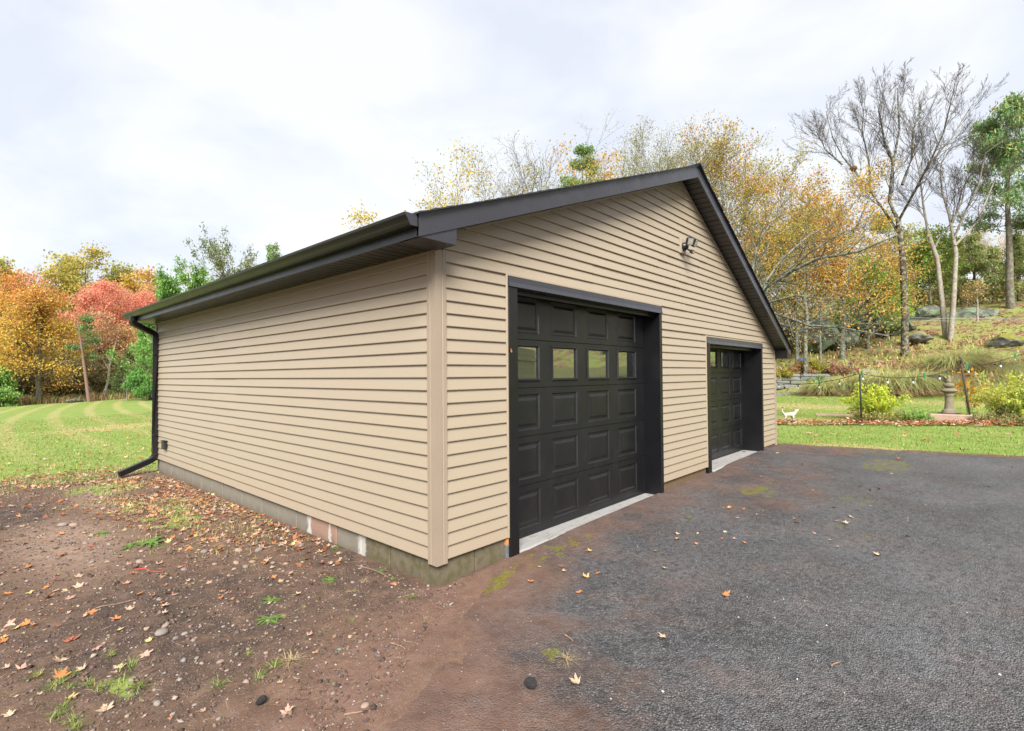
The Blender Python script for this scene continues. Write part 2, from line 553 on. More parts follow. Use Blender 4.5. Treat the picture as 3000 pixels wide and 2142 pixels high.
# --- frieze trim under the eave and rakes
f = MB(); f.box(-.02, -.0055, .075, LY - .075, 2.600, 2.622); f.build('eave_trim', M_SIDE, garage)
def rake_strip(name, mat, x0, x1, top, bot, y0, y1):
    MB().prism([(x0, zt(x0) + bot), (x1, zt(x1) + bot), (x1, zt(x1) + top), (x0, zt(x0) + top)], 'y', y0, y1).build(name, mat, garage)
rake_strip('rake_trim', M_SIDE, .3, RX, -.152, -.172, -.027, -.004)
rake_strip('rake_trim', M_SIDE, RX, WX - .09, -.152, -.172, -.027, -.004)

# --- tan J-channel round the doors
for (x0, x1, zz0, ztop) in ((.800, 3.80, .235, 2.528), (5.303, 8.045, .235, 2.203)):
    MB().box(x0 - JT, x0 - .001, -.030, .001, zz0 - .035, ztop + .022, .003).build('door_channel', M_SIDE, garage)
    MB().box(x0, x1 + .001, -.028, .001, ztop + .001, ztop + .022, .003).build('door_channel', M_SIDE, garage)

# --- black door casings
def casing(x0, xi0, xi1, x1, zg0, zg1, zi, zo, yd, y_out=-.032):
    c = MB(); c.box(x0, xi0, y_out, yd + .05, zg0, zi, .003); c.build('door_casing', M_METALD, garage)
    c = MB(); c.box(xi1, x1, y_out, yd + .05, zg1, zi, .003); c.build('door_casing', M_METALD, garage)
    c = MB(); c.prism([(y_out - .016, zi + .001), (y_out - .013, zi - .002 + .003), (yd + .05, zi + .001), (yd + .05, zo), (y_out - .002, zo), (y_out - .005, zi + (zo - zi) * .45)], 'x', x0 + .001, x1 - .001); c.build('door_casing', M_METAL, garage)
casing(.802, .924, 3.732, 3.799, -.02, .01, 2.433, 2.526, .21)
casing(5.305, 5.437, 7.972, 8.044, .05, .10, 2.10, 2.201, .33)
MB().box(.772, .802, -.014, .03, .02, .135, .002).build('bracket', M_GALV, garage)
MB().box(.775, .80, -.012, .03, .136, .203).build('wood_filler', M_ORANGEWOOD, garage)

# --- overhead doors
def holes_face(mb, x0, x1, z0, z1, holes, y, th=.03):
    """a board with rectangular holes: front face cells, hole edges and outer edges"""
    xs = sorted({x0, x1, *[h[0] for h in holes], *[h[1] for h in holes]})
    zs = sorted({z0, z1, *[h[2] for h in holes], *[h[3] for h in holes]})
    def inside(cx, cz): return any(h[0] < cx < h[1] and h[2] < cz < h[3] for h in holes)
    for i in range(len(xs) - 1):
        for j in range(len(zs) - 1):
            if not inside((xs[i] + xs[i + 1]) / 2, (zs[j] + zs[j + 1]) / 2):
                mb.raw([(xs[i], y, zs[j]), (xs[i + 1], y, zs[j]), (xs[i + 1], y, zs[j + 1]), (xs[i], y, zs[j + 1])], [(0, 1, 2, 3)])
    b = .006    # rounded upper and lower edges
    mb.raw([(x0, y, z1), (x1, y, z1), (x1, y + b, z1 + .0035), (x0, y + b, z1 + .0035), (x0, y + th, z1 + .0035), (x1, y + th, z1 + .0035)], [(0, 1, 2, 3), (3, 2, 5, 4)])
    mb.raw([(x0, y, z0), (x1, y, z0), (x1, y + b, z0 - .0015), (x0, y + b, z0 - .0015), (x0, y + th, z0 - .0015), (x1, y + th, z0 - .0015)], [(1, 0, 3, 2), (2, 3, 4, 5)])
    mb.raw([(x0, y, z0), (x0, y, z1), (x0, y + th, z1), (x0, y + th, z0)], [(0, 1, 2, 3)])
    mb.raw([(x1, y, z0), (x1, y + th, z0), (x1, y + th, z1), (x1, y, z1)], [(0, 1, 2, 3)])
def ring_steps(mb, steps, close=True):
    """nested rectangles [(x0,x1,z0,z1,y)...] joined by bevel faces, last one filled"""
    for (a, b) in zip(steps, steps[1:]):
        A = [(a[0], a[4], a[2]), (a[1], a[4], a[2]), (a[1], a[4], a[3]), (a[0], a[4], a[3])]
        B = [(b[0], b[4], b[2]), (b[1], b[4], b[2]), (b[1], b[4], b[3]), (b[0], b[4], b[3])]
        mb.raw(A + B, [(i, (i + 1) % 4, 4 + (i + 1) % 4, 4 + i) for i in range(4)])
    if close:
        b = steps[-1]
        mb.raw([(b[0], b[4], b[2]), (b[1], b[4], b[2]), (b[1], b[4], b[3]), (b[0], b[4], b[3])], [(0, 1, 2, 3)])
def inset(h, d, y): return (h[0] + d, h[1] - d, h[2] + d, h[3] - d, y)
def overhead_door(x0, x1, zbot, sec_h, nsec, cx, pw, pz, win_sec, wz, y):
    b = MB(); b.box(x0, x1, y + .031, y + .045, zbot, zbot + nsec * sec_h)
    # slab cut away behind the glass
    b = MB()
    zw0, zw1 = zbot + win_sec * sec_h + .03, zbot + (win_sec + 1) * sec_h - .03
    b.box(x0, x1, y + .031, y + .045, zbot, zw0); b.box(x0, x1, y + .031, y + .045, zw1, zbot + nsec * sec_h)
    door = b.build('garage_door', M_DOOR, garage)
    for s in range(nsec):
        z0 = zbot + s * sec_h + .002; z1 = z0 + sec_h - .007
        hs = []
        for c in cx:
            if s == win_sec: hs.append((c - pw / 2, c + pw / 2, z0 + wz[0], z0 + wz[1]))
            else: hs.append((c - pw / 2, c + pw / 2, z0 + pz[0], z0 + pz[1]))
        mb = MB(); holes_face(mb, x0, x1, z0, z1, hs, y)
        mb.build('door_section', M_DOOR, door)
        for h in hs:
            if s == win_sec:
                mb = MB()
                q = inset(h, .0, y)
                ring_steps(mb, [inset(h, -.004, y), inset(h, .002, y - .013), inset(h, .012, y - .015), inset(h, .026, y - .002), inset(h, .027, y + .012)], False)
                mb.build('window_frame', M_DOOR, door)
                MB().box(h[0] + .024, h[1] - .024, y + .010, y + .015, h[2] + .024, h[3] - .024).build('window_pane', M_GLASS, door)
            else:
                mb = MB()
                ring_steps(mb, [inset(h, 0, y), inset(h, .012, y + .011), inset(h, .034, y + .012), inset(h, .060, y + .002), inset(h, .066, y + .001)])
                mb.build('raised_panel', M_DOOR, door)
    MB().box(x0, x1, y - .004, y + .045, zbot - .022, zbot - .0005, .004).build('rubber_seal', M_METALD, door)
    return door
overhead_door(.926, 3.730, .072, .480, 5, (1.288, 1.952, 2.615, 3.278), .463, (.058, .412), 3, (.062, .428), .205)
overhead_door(5.440, 7.970, .155, .497, 4, (5.87, 6.47, 7.07, 7.66), .44, (.085, .41), 3, (.085, .39), .330)
# header stop above the doors
MB().box(.926, 3.730, .06, .09, 2.392, 2.431).build('header_stop', M_METALD, garage)
MB().box(5.44, 7.97, .1, .13, 2.06, 2.098).build('header_stop', M_METALD, garage)

# --- concrete sills
def sill(x0, x1, y1, z, seed, fy, dz):
    n = 40; vs = []; fs = []
    for i in range(n + 1):
        x = x0 + (x1 - x0) * i / n
        yf = fy + (float(vnoise([x], [seed], 2.6, seed)[0]) - .5) * .10
        vs += [(x, yf - .015, z - dz), (x, yf, z - .012), (x, yf + .02, z), (x, y1, z), (x, y1, -.1)]
    for i in range(n):
        for j in range(4):
            fs.append((i * 5 + j, (i + 1) * 5 + j, (i + 1) * 5 + j + 1, i * 5 + j + 1))
    MB().raw(vs, fs).build('door_sill', M_SLAB, garage)
sill(.926, 3.730, .30, .046, 3, -.03, .08)
sill(5.44, 7.97, .42, .128, 8, -.02, .05)

# --- foundation blocks, one by one
def block(kind, a0, a1, mat, proud=0.0, zlow=-.16):
    g = .006
    b = MB()
    if kind == 'L': b.box(.012 - proud, .2, a0 + g, a1 - g, zlow, .199, .007)
    else: b.box(a0 + g, a1 - g, .012 - proud, .2, zlow, .199, .007)
    b.build('foundation_block', mat, garage)
lj = [.012, .202, .651, 1.105, 1.542, 2.10, 2.396, 2.845, 3.29, 3.724, 3.918, 4.16, 4.60, 5.03, 5.468, 5.90, 6.343, 6.65, 6.97, 7.40, LY]
lm = [M_BLKM, M_BLKM, M_BLKM, M_BLK, M_BLKP] + [M_BLK] * 20
for i in range(len(lj) - 1):
    if i == 0: continue
    block('L', lj[i], lj[i + 1], lm[i], (.004, 0, .002, -.002)[i % 4])
# the corner block turns both ways
MB().prism([(.012, .012), (.403, .012), (.403, .2), (.012, .198)], 'z', -.16, .199).build('foundation_block', M_BLKM, garage)
block('F', .411, .774, M_BLKM)
fj = [3.80, 3.904, 4.211, 4.59, 4.792, 5.11, 5.305]
for i in range(len(fj) - 1): block('F', fj[i], fj[i + 1], M_BLKB, (.003, 0, .002)[i % 3])
for a, b_ in ((8.046, 8.40), (8.40, WX)): block('F', a, b_, M_BLKP)
mm = MB(); mm.box(.04, .19, .04, LY - .03, -.2, .19); mm.box(.21, .79, .03, .19, -.2, .19); mm.box(3.81, 5.30, .03, .19, -.2, .19); mm.box(8.05, WX - .02, .03, .19, -.2, .19)
mm.build('mortar', M_MORT, garage)

# --- roof
roof = MB()
roof.prism([(-.36, zt(-.36) - .02), (RX, ZA - .02), (9.112, zt(9.112) - .02), (9.112, zt(9.112) + .002), (RX, ZA + .002), (-.36, zt(-.36) + .002)], 'y', -.255, LY + .25)
roof_o = roof.build('roof', M_SHIN, garage)
def shingle_row(x0, x1, lift):
    """one course; its lower edge sits proud of the course below"""
    def zz(x): return zt(x)
    lo, hi = (x0, x1)
    poly = [(lo, zz(lo) + .006), (hi, zz(hi) + .006), (hi, zz(hi) + .010), (lo, zz(lo) + .020 + lift)]
    MB().prism(poly, 'y', -.295 + random.uniform(-.004, .004), LY + .28).build('shingle_course', M_SHIN, roof_o)
MB().box(-.344, -.0, -.02, LY + .23, 2.640, 2.652).build('soffit_light_block', M_DARK, garage)  # unseen dark boards added to stop light leaking through the soffit panel gaps
MB().box(8.9, 9.094, -.0, LY, 1.955, 1.965).build('soffit_light_block', M_DARK, garage)
n = 37; L = RX + .385
for i in range(n):
    a = -.385 + L * i / n; shingle_row(a, a + L / n + .03 if i < n - 1 else RX, random.uniform(-.002, .003))
n = 38; L = 9.14 - RX
for i in range(n):
    b = 9.14 - L * i / n; shingle_row(b, b - L / n - .03 if i < n - 1 else RX, random.uniform(-.002, .003))
MB().prism([(RX - .15, zt(RX - .15) + .022), (RX, ZA + .026), (RX + .15, zt(RX + .15) + .022), (RX + .15, zt(RX + .15) + .034), (RX, ZA + .044), (RX - .15, zt(RX - .15) + .034)], 'y', -.298, LY + .285).build('ridge_cap', M_SHIN, roof_o)
# rake fascia in two lengths, drip edge over it
def rake_board(x0, x1, y0, plumb0=False):
    MB().prism([(x0, zt(x0) - .155), (x1, zt(x1) - .155), (x1, zt(x1)), (x0, zt(x0))], 'y', y0, -.240).build('rake_fascia', M_METAL, garage)
rake_board(-.365, 2.27, -.2670); rake_board(2.255, RX, -.2620)
rake_board(RX, 9.115, -.2620)
MB().prism([(-.372, zt(-.372) - .006), (RX, ZA - .006), (9.12, zt(9.12) - .006), (9.12, zt(9.12) + .006), (RX, ZA + .006), (-.372, zt(-.372) + .006)], 'y', -.274, -.2645).build('drip_edge', M_METAL, garage)
# boxed eave returns
zr = 2.612
MB().prism([(-.363, zr), (-.012, zr), (-.012, zt(-.012) - .150), (-.363, zt(-.363) - .150)], 'y', -.2585, -.026).build('eave_return', M_METAL, garage)
MB().prism([(8.872, 1.925), (9.115, 1.925), (9.115, zt(9.115) - .01), (8.872, zt(8.872) - .150)], 'y', -.2585, -.026).build('eave_return', M_METALD, garage)
# eave fascia boards
MB().box(-.365, -.345, -.2575, LY + .25, zr, zt(-.365) - .003).build('eave_fascia', M_METALD, garage)
MB().box(9.095, 9.115, -.24, LY + .25, 1.925, zt(9.115) - .003).build('eave_fascia', M_METALD, garage)
MB().prism([(-.365, zr), (0.1, zr), (.1, zt(.1) - .02), (-.365, zt(-.365) - .02)], 'y', LY + .235, LY + .252).build('rake_fascia', M_METALD, garage)
# soffit panels with grooves
def soffit_mesh(length, w):
    v = []; g = .012; n = 3; prof = []
    for i in range(n):
        a = w * i / n; prof += [(a + .003, 0), (a + w / n - g, 0), (a + w / n - g * .7, .007), (a + w / n - .002, .007)]
    vs = []; fs = []
    for a, d in prof:
        vs += [(a, 0, d), (a, length, d)]
    for i in range(len(prof) - 1): fs.append((2 * i, 2 * i + 1, 2 * i + 3, 2 * i + 2))
    return MB().raw(vs, fs).mesh('soffit_panel', M_METALD, False)
sm = soffit_mesh(.345, .305)
y = -.02
while y < LY + .22:
    ob = link('soffit_panel', sm, garage, (-.0035, y, 2.620), (0, 0, R(90)))
    y += .305
sm2 = soffit_mesh(.235, .305)
for side in (0, 1):
    sl = SLL if side == 0 else SLR
    ang = math.atan(sl); x = .02 if side == 0 else RX
    xe = RX if side == 0 else 8.9
    while x < xe - .05:
        ob = link('soffit_panel', sm2, garage, (x, -.240, zt(x) - .150), (0, -ang if side == 0 else ang, 0))
        x += .305 * math.cos(ang)
sm3 = soffit_mesh(.215, .305); y = .0
while y < LY:
    link('soffit_panel', sm3, garage, (9.095, y, 1.935), (0, 0, R(90))); y += .305
# --- gutter: an open K-style trough with end caps
def gutter(x, s, y0, y1, ztop, name='gutter'):
    prof = [(0, 0), (0, -.082), (.062, -.082), (.072, -.066), (.079, -.05), (.088, -.036), (.104, -.018), (.108, 0), (.096, 0)]
    inn = [(.094, -.006), (.098, -.016), (.082, -.032), (.070, -.05), (.060, -.078), (.003, -.078), (.003, 0)]
    poly = [(x - s * a, ztop + b) for a, b in prof + inn]
    m = MB(); n = len(poly)
    vs = [(p[0], y0, p[1]) for p in poly] + [(p[0], y1, p[1]) for p in poly]
    m.raw(vs, [(i, (i + 1) % n, n + (i + 1) % n, n + i) for i in range(n)])
    g = m.build(name, M_GUT, garage)
    cap = [(x - s * a, ztop + b) for a, b in prof]
    for yy in (y0 - .002, y1):
        MB().prism(cap, 'y', yy, yy + .002).build('end_cap', M_METAL, g)
    return g
gutter(-.3665, 1, -.250, LY + .245, 2.762)
# --- downspout
dy = 7.70
ds = MB()
ds.tube([(-.412, dy - .12, 2.685), (-.412, dy - .12, 2.60), (-.40, dy - .115, 2.575), (-.36, dy - .10, 2.55), (-.115, dy - .012, 2.435), (-.075, dy, 2.41), (-.060, dy, 2.37), (-.060, dy, .30), (-.066, dy, .25), (-.09, dy - .01, .215), (-.14, dy - .025, .185), (-.60, dy - .155, .030)],
        1, 4, True, False, sq=(.036, .045))
dso = ds.build('downspout', M_GUT, garage)
for z in (2.05, .62): MB().box(-.10, -.014, dy - .05, dy + .05, z, z + .028).build('strap', M_GUT, dso)

# ================================================================== things on the garage
fl = empty('flood_light', (4.44, -.02, 3.44), 0, 'black twin-head flood light with motion sensor on the gable', 'flood light')
M_BLKPL = simple('black_plastic', (.014, .014, .016), .38, .2, 30, .05)
M_LENS = simple('lamp_lens', (.26, .265, .26), .3, .06, 40, .1)
M_LED = simple('led_chip', (.45, .32, .10), .4, .1, 40, 0)
MB().box(-.052, .115, -.028, .016, -.10, .115, .006).build('mounting_block', M_SIDE, fl)
b = MB(); b.lathe([(.062, 0), (.062, .012), (.055, .03), (.03, .06), (.012, .068)], 18)
bo = b.build('base', M_BLKPL, fl, (.035, -.028, .0), (R(90), 0, 0))
def head(name, c, sz, tilt, yaw, lens=True):
    h = empty_part = MB().box(-sz[0], sz[0], -sz[1], sz[1], -sz[2], sz[2], .014).build(name, M_BLKPL, fl, c, (R(tilt), 0, R(yaw)))
    if lens:
        MB().box(-sz[0] + .010, sz[0] - .010, -sz[1] - .004, -sz[1] + .004, -sz[2] + .010, sz[2] - .010, .003).build('lens', M_LENS, h)
        MB().box(-.014, .014, -sz[1] - .006, -sz[1] - .004, -.012, .016).build('led', M_LED, h)
    return h
head('lamp_head', (-.075, -.16, .035), (.050, .028, .052), 24, -34)
head('lamp_head', (.115, -.15, .050), (.050, .028, .056), 24, 8)
head('sensor', (.06, -.14, -.085), (.034, .030, .026), 35, -12, True)
arms = MB()
arms.tube([(.03, -.07, .01), (-.01, -.11, .03), (-.06, -.14, .035)], .011, 8)
arms.tube([(.04, -.07, .01), (.08, -.10, .04), (.11, -.13, .048)], .011, 8)
arms.tube([(.04, -.06, -.01), (.05, -.09, -.05), (.058, -.12, -.08)], .010, 8)
arms.build('arm', M_BLKPL, fl)
ob = empty('outlet_box', (-.014, 7.19, .49), 0, 'small black covered outlet box low on the tan side wall', 'outlet box')
MB().box(-.055, -.004, -.09, .09, -.065, .06, .008).build('cover', M_BLKPL, ob)
MB().box(-.068, .0, -.095, .095, .062, .078, .004).build('hood', M_BLKPL, ob)

# ================================================================== GROUND
def seg_dist(x, y, pts):
    d = np.full(np.shape(x), 1e9)
    for (ax, ay), (bx, by) in zip(pts, pts[1:]):
        vx, vy = bx - ax, by - ay
        t = np.clip(((x - ax) * vx + (y - ay) * vy) / (vx * vx + vy * vy + 1e-9), 0, 1)
        d = np.minimum(d, np.hypot(x - ax - t * vx, y - ay - t * vy))
    return d
def blob(x, y, cx, cy, rx, ry, soft=.5):
    return 1 - sstep(1 - soft, 1, np.hypot((x - cx) / rx, (y - cy) / ry))
def micro(x, y):
    near = (1 - sstep(.3, .9, x)) * (1 - sstep(8, 12, y)) * sstep(-6, -4, y)
    side = sstep(0.0, .25, -x)                    # settle level at the wall
    return near * side * ((vnoise(x, y, 1.6, 11) - .5) * .05 + (vnoise(x, y, 7, 12) - .5) * .022 + (vnoise(x, y, 26, 13, 2) - .5) * .010)
def G(x, y): return H(x, y) + micro(np.asarray(x, float), np.asarray(y, float))
def drive_left(y): return np.interp(y, [-14, -3, -1.2, -.55, 0, .3], [-9, -3.1, -1.45, -.45, .33, .6]) + (vnoise(y * 0, y, 1.4, 21) - .5) * .3
def drive_right(y): return np.interp(y, [-14, -3.6, 0], [12.5, 9.72, 9.02]) + (vnoise(y * 0 + 3, y, 1.8, 22) - .5) * .14
def on_drive(x, y): return (y < .02) & (x > drive_left(y)) & (x < drive_right(y))
def grass_amount(x, y):
    """how much turf grows at a place (0..1)"""
    nz = vnoise(x, y, .9, 31) - .5; nz2 = vnoise(x, y, 3.1, 32) - .5
    left = sstep(7.4, 9.6, y + 1.8 * nz + .8 * nz2) * (1 - sstep(-.2, 1.5, x) * (1 - sstep(8.2, 8.8, y)))
    right = sstep(9.0, 9.5, x - np.maximum(0, -y) * .2 + .35 * nz2) 
    g = np.maximum(left, right)
    patch = np.maximum.reduce([blob(x, y, -.78, 4.4, .5, 1.3), .9 * blob(x, y, -1.2, 2.95, .28, .4), .8 * blob(x, y, -.9, 6.6, .7, .7), 1.1 * blob(x, y, -2.02, .35, .30, .62, .8), .9 * blob(x, y, -1.42, -.18, .28, .10, .8), .8 * blob(x, y, -1.75, -.12, .25, .2, .8)])
    g = np.maximum(g, patch * sstep(-.12, .15, nz + nz2) * .75)
    return g * (1 - sstep(27, 29, x) * .55)

xs = np.concatenate([-np.geomspace(400, 3.3, 26), np.arange(-3.2, 1.2, .05), np.arange(1.2, 12, .3), np.arange(12, 75, .6), np.geomspace(75, 600, 14)])
ys = np.concatenate([-np.geomspace(400, 5.2, 22), np.arange(-5, 9.5, .07), np.arange(9.5, 26, .3), np.arange(26, 80, 1.0), np.geomspace(80, 600, 14)])
X, Y = np.meshgrid(xs, ys)
Z = G(X, Y)
Z = np.where((X > .05) & (X < WX - .05) & (Y > .05) & (Y < LY - .05), -.12, Z)
nx, ny = len(xs), len(ys)
V = np.stack([X, Y, Z], -1).reshape(-1, 3)
I = np.arange(nx * ny).reshape(ny, nx)
F = np.stack([I[:-1, :-1], I[:-1, 1:], I[1:, 1:], I[1:, :-1]], -1).reshape(-1, 4)
a_grass = grass_amount(X, Y)
a_litter = np.maximum(blob(X, Y, -.2, 5.0, 1.5, 5.2, .6) * (1 - sstep(-.2, .3, -(X + 1.1) * 0 - 0)), 0) * sstep(.9, 2.2, Y)
a_hill = sstep(26.8, 29.5, X - 6.0 * sstep(1, -5, Y) + 1.6 * (vnoise(X, Y, .5, 41) - .5))
a_red = np.clip(1 - seg_dist(X, Y, [(.6, -.25), (-.1, -.2), (-.75, -.5), (-1.25, -.75), (-2.2, -1.5), (-3.2, -2.4)]) / .62, 0, 1)
a_track = np.maximum(blob(X, Y, -1.7, 3.7, .75, 2.0, .9), blob(X, Y, -1.15, 5.8, .45, 1.8, .9) * .9)
a_dark = np.maximum.reduce([blob(X, Y, -2.0, 5.6, .45, 1.0), blob(X, Y, -1.5, .9, 1.1, 1.3) * .8, blob(X, Y, -.2, 1.9, .35, 1.4) * .7, blob(X, Y, -.35, .45, .5, .7) * .6])
a_dry = np.maximum.reduce([blob(X, Y, 2.3, 19.5, 3.5, 1.6), blob(X, Y, 20.0, 2.5, 1.6, 3.2), blob(X, Y, 9.4, -1.3, .8, 1.2), blob(X, Y, 23.5, -3, 2, 3) * .7, blob(X, Y, 15.3, 1.8, .8, 3) * .5])

def mat_ground():
    t = NT('ground'); v = t.pos()
    n1 = t.noise(v, 1.1, 6); n4 = t.noise(v, 7, 6, .6); n30 = t.noise(v, 34, 5, .65); n150 = t.noise(v, 170, 3, .6)
    # bare soil
    soil = t.ramp(n4, [(.28, (.085, .052, .034)), (.52, (.138, .084, .055)), (.76, (.205, .132, .09))])
    soil = t.mix(t.math('MULTIPLY', n30, .55), soil, (.05, .034, .027), 'MIX')
    red = t.ramp(n4, [(.3, (.112, .062, .044)), (.7, (.18, .108, .078))])
    wr = t.math('MULTIPLY', t.attr('red'), t.ramp(n1, [(.3, .75), (.6, 1.3)]), True)
    soil = t.mix(wr, soil, red)
    trk = t.ramp(n30, [(.3, (.20, .135, .098)), (.7, (.30, .215, .16))])
    soil = t.mix(t.math('MULTIPLY', t.attr('track'), t.ramp(n4, [(.3, .55), (.7, 1.0)])), soil, trk)
    soil = t.mix(t.math('MULTIPLY', t.attr('dark'), t.ramp(n4, [(.35, 1), (.65, .25)])), soil, (.040, .031, .027))
    # grains and small pebbles of many colours
    vc = t.voro(v, 95, 'Color'); vd = t.voro(v, 95, 'Distance')
    peb = t.mix(.55, (.21, .17, .145), vc, 'MULTIPLY')
    peb = t.mix(.5, peb, (.20, .165, .14))
    sel = t.math('MULTIPLY', t.math('GREATER_THAN', t.sep(vc)[0], .60), t.math('LESS_THAN', vd, .40))
    soil = t.mix(t.math('MULTIPLY', sel, .7), soil, peb)
    lit = t.voro(v, 30, 'Color')
    litc = t.ramp(t.sep(lit)[0], [(0, (.12, .065, .035)), (.35, (.22, .12, .06)), (.6, (.30, .20, .12)), (.8, (.10, .07, .05)), (1, (.38, .15, .05))], 'CONSTANT')
    soil = t.mix(t.math('MULTIPLY', t.attr('litter'), t.ramp(n30, [(.4, 0), (.6, .8)])), soil, litc)
    # turf
    g1 = t.ramp(t.noise(v, 2.3, 5), [(.3, (.15, .215, .040)), (.55, (.205, .26, .062)), (.75, (.29, .295, .105))])
    g1 = t.mix(t.math('MULTIPLY', t.noise(v, 60, 4, .7), .5), g1, (.10, .16, .03))
    straw = t.ramp(n30, [(.3, (.33, .25, .115)), (.7, (.45, .34, .17))])
    p = t.sep(v)
    u = t.math('ADD', p[0], t.math('MULTIPLY', t.math('MULTIPLY', t.math('SUBTRACT', p[1], 14.0), t.math('SUBTRACT', p[1], 14.0)), -.0032))
    u = t.math('ADD', u, t.math('MULTIPLY', n1, .5))
    stripe = t.ramp(t.math('SINE', t.math('MULTIPLY', u, 4.2)), [(.2, 0), (.9, 1)])
    stripe = t.math('MULTIPLY', stripe, t.math('MULTIPLY', t.math('LESS_THAN', p[0], 9.0), t.ramp(n4, [(.3, .25), (.7, .75)])))
    g1 = t.mix(t.math('MULTIPLY', stripe, t.ramp(t.math('DIVIDE', p[1], 30.0), [(.30, 0), (.55, .8)])), g1, straw)
    g1 = t.mix(t.math('MULTIPLY', t.attr('dry'), t.ramp(n4, [(.3, .45), (.7, 1.0)])), g1, straw)
    gw = t.attr('grass')
    edge = t.math('ADD', t.math('MULTIPLY', t.math('SUBTRACT', n30, .5), 1.3), gw)
    col = t.mix(t.ramp(edge, [(.35, 0), (.62, 1)]), soil, g1)
    # hillside: leaf litter, moss, low green growth
    hv = t.voro(v, 7.5, 'Color')
    hl = t.ramp(t.sep(hv)[0], [(0, (.12, .065, .035)), (.25, (.19, .10, .05)), (.45, (.25, .155, .085)), (.62, (.10, .06, .035)), (.8, (.30, .20, .12)), (1, (.15, .08, .04))], 'CONSTANT')
    hg = t.ramp(n30, [(.3, (.14, .18, .04)), (.7, (.28, .30, .09))])
    hc = t.mix(t.ramp(t.math('ADD', t.noise(v, .75, 5, .6), t.math('MULTIPLY', t.math('SUBTRACT', n4, .5), .5)), [(.42, 0), (.54, .9)]), hl, hg)
    ww = t.math('ADD', t.attr('hill'), t.math('MULTIPLY', t.math('SUBTRACT', n4, .5), .6))
    col = t.mix(t.ramp(ww, [(.4, 0), (.65, 1)]), col, hc)
    h = t.math('ADD', t.math('MULTIPLY', n30, .9), t.math('MULTIPLY', n150, .45))
    h = t.math('ADD', h, t.math('MULTIPLY', sel, .35))
    return t.pbr(col, .93, 0, t.bump(h, .75, .012), .18)
ground = link('ground', arrays_mesh('ground', V, F, [mat_ground()], smooth=True, attrs=dict(
    grass=a_grass.ravel(), litter=a_litter.ravel(), hill=a_hill.ravel(), red=a_red.ravel(), track=a_track.ravel(), dark=a_dark.ravel(), dry=a_dry.ravel())))
tag(ground, kind='structure')

# ------------------------------------------------------------------ driveway
yy = np.concatenate([-np.geomspace(14, 4.05, 30), np.arange(-4, .031, .045)])
NS = 260
S = np.linspace(0, 1, NS)
S = np.where(S < .5, S * .8, .4 + (S - .5) * 1.2)     # more columns on the near side
DX = drive_left(yy)[:, None] + S[None] * (drive_right(yy) - drive_left(yy))[:, None]
DY = np.repeat(yy[:, None], NS, 1)
dl = DX - drive_left(yy)[:, None]; dr = drive_right(yy)[:, None] - DX
DZ = H(DX, DY) + (vnoise(DX, DY, .9, 51) - .5) * .022 + (vnoise(DX, DY, 5, 52) - .5) * .006
DZ += .030 * sstep(0, .5, dl) * sstep(0, .22, dr) - .014
DZ += .012 * sstep(.25, .0, -DY) * 0
V = np.stack([DX, DY, DZ], -1).reshape(-1, 3)
I = np.arange(V.shape[0]).reshape(len(yy), NS)
F = np.stack([I[:-1, :-1], I[:-1, 1:], I[1:, 1:], I[1:, :-1]], -1).reshape(-1, 4)
front = sstep(1.25, .0, -DY)
wd = np.clip(np.maximum.reduce([1.3 - dl / 1.9, front * .72 * sstep(10, 5, DX), (.26 * sstep(4.5, 0, DX) * sstep(-3.6, -1.0, DY)), blob(DX, DY, 5.2, -.9, 3.0, 1.2) * .45, blob(DX, DY, 8.6, -.6, 1.0, 1.4) * .6]), 0, 1)
wm = np.maximum.reduce([blob(DX, DY, 1.2, -.22, 1.0, .22) * .8, blob(DX, DY, .35, -.25, .4, .22), blob(DX, DY, 4.6, -.95, .5, .3), blob(DX, DY, 7.6, -2.0, 1.0, .5), blob(DX, DY, 4.9, -2.0, .6, .3) * .7, blob(DX, DY, 8.9, -1.6, .6, .8) * .8,
                        blob(DX, DY, -.16, -1.30, .22, .16) * (1 - blob(DX, DY, -.14, -1.34, .12, .08)), blob(DX, DY, 3.3, -2.2, .6, .4) * .5])
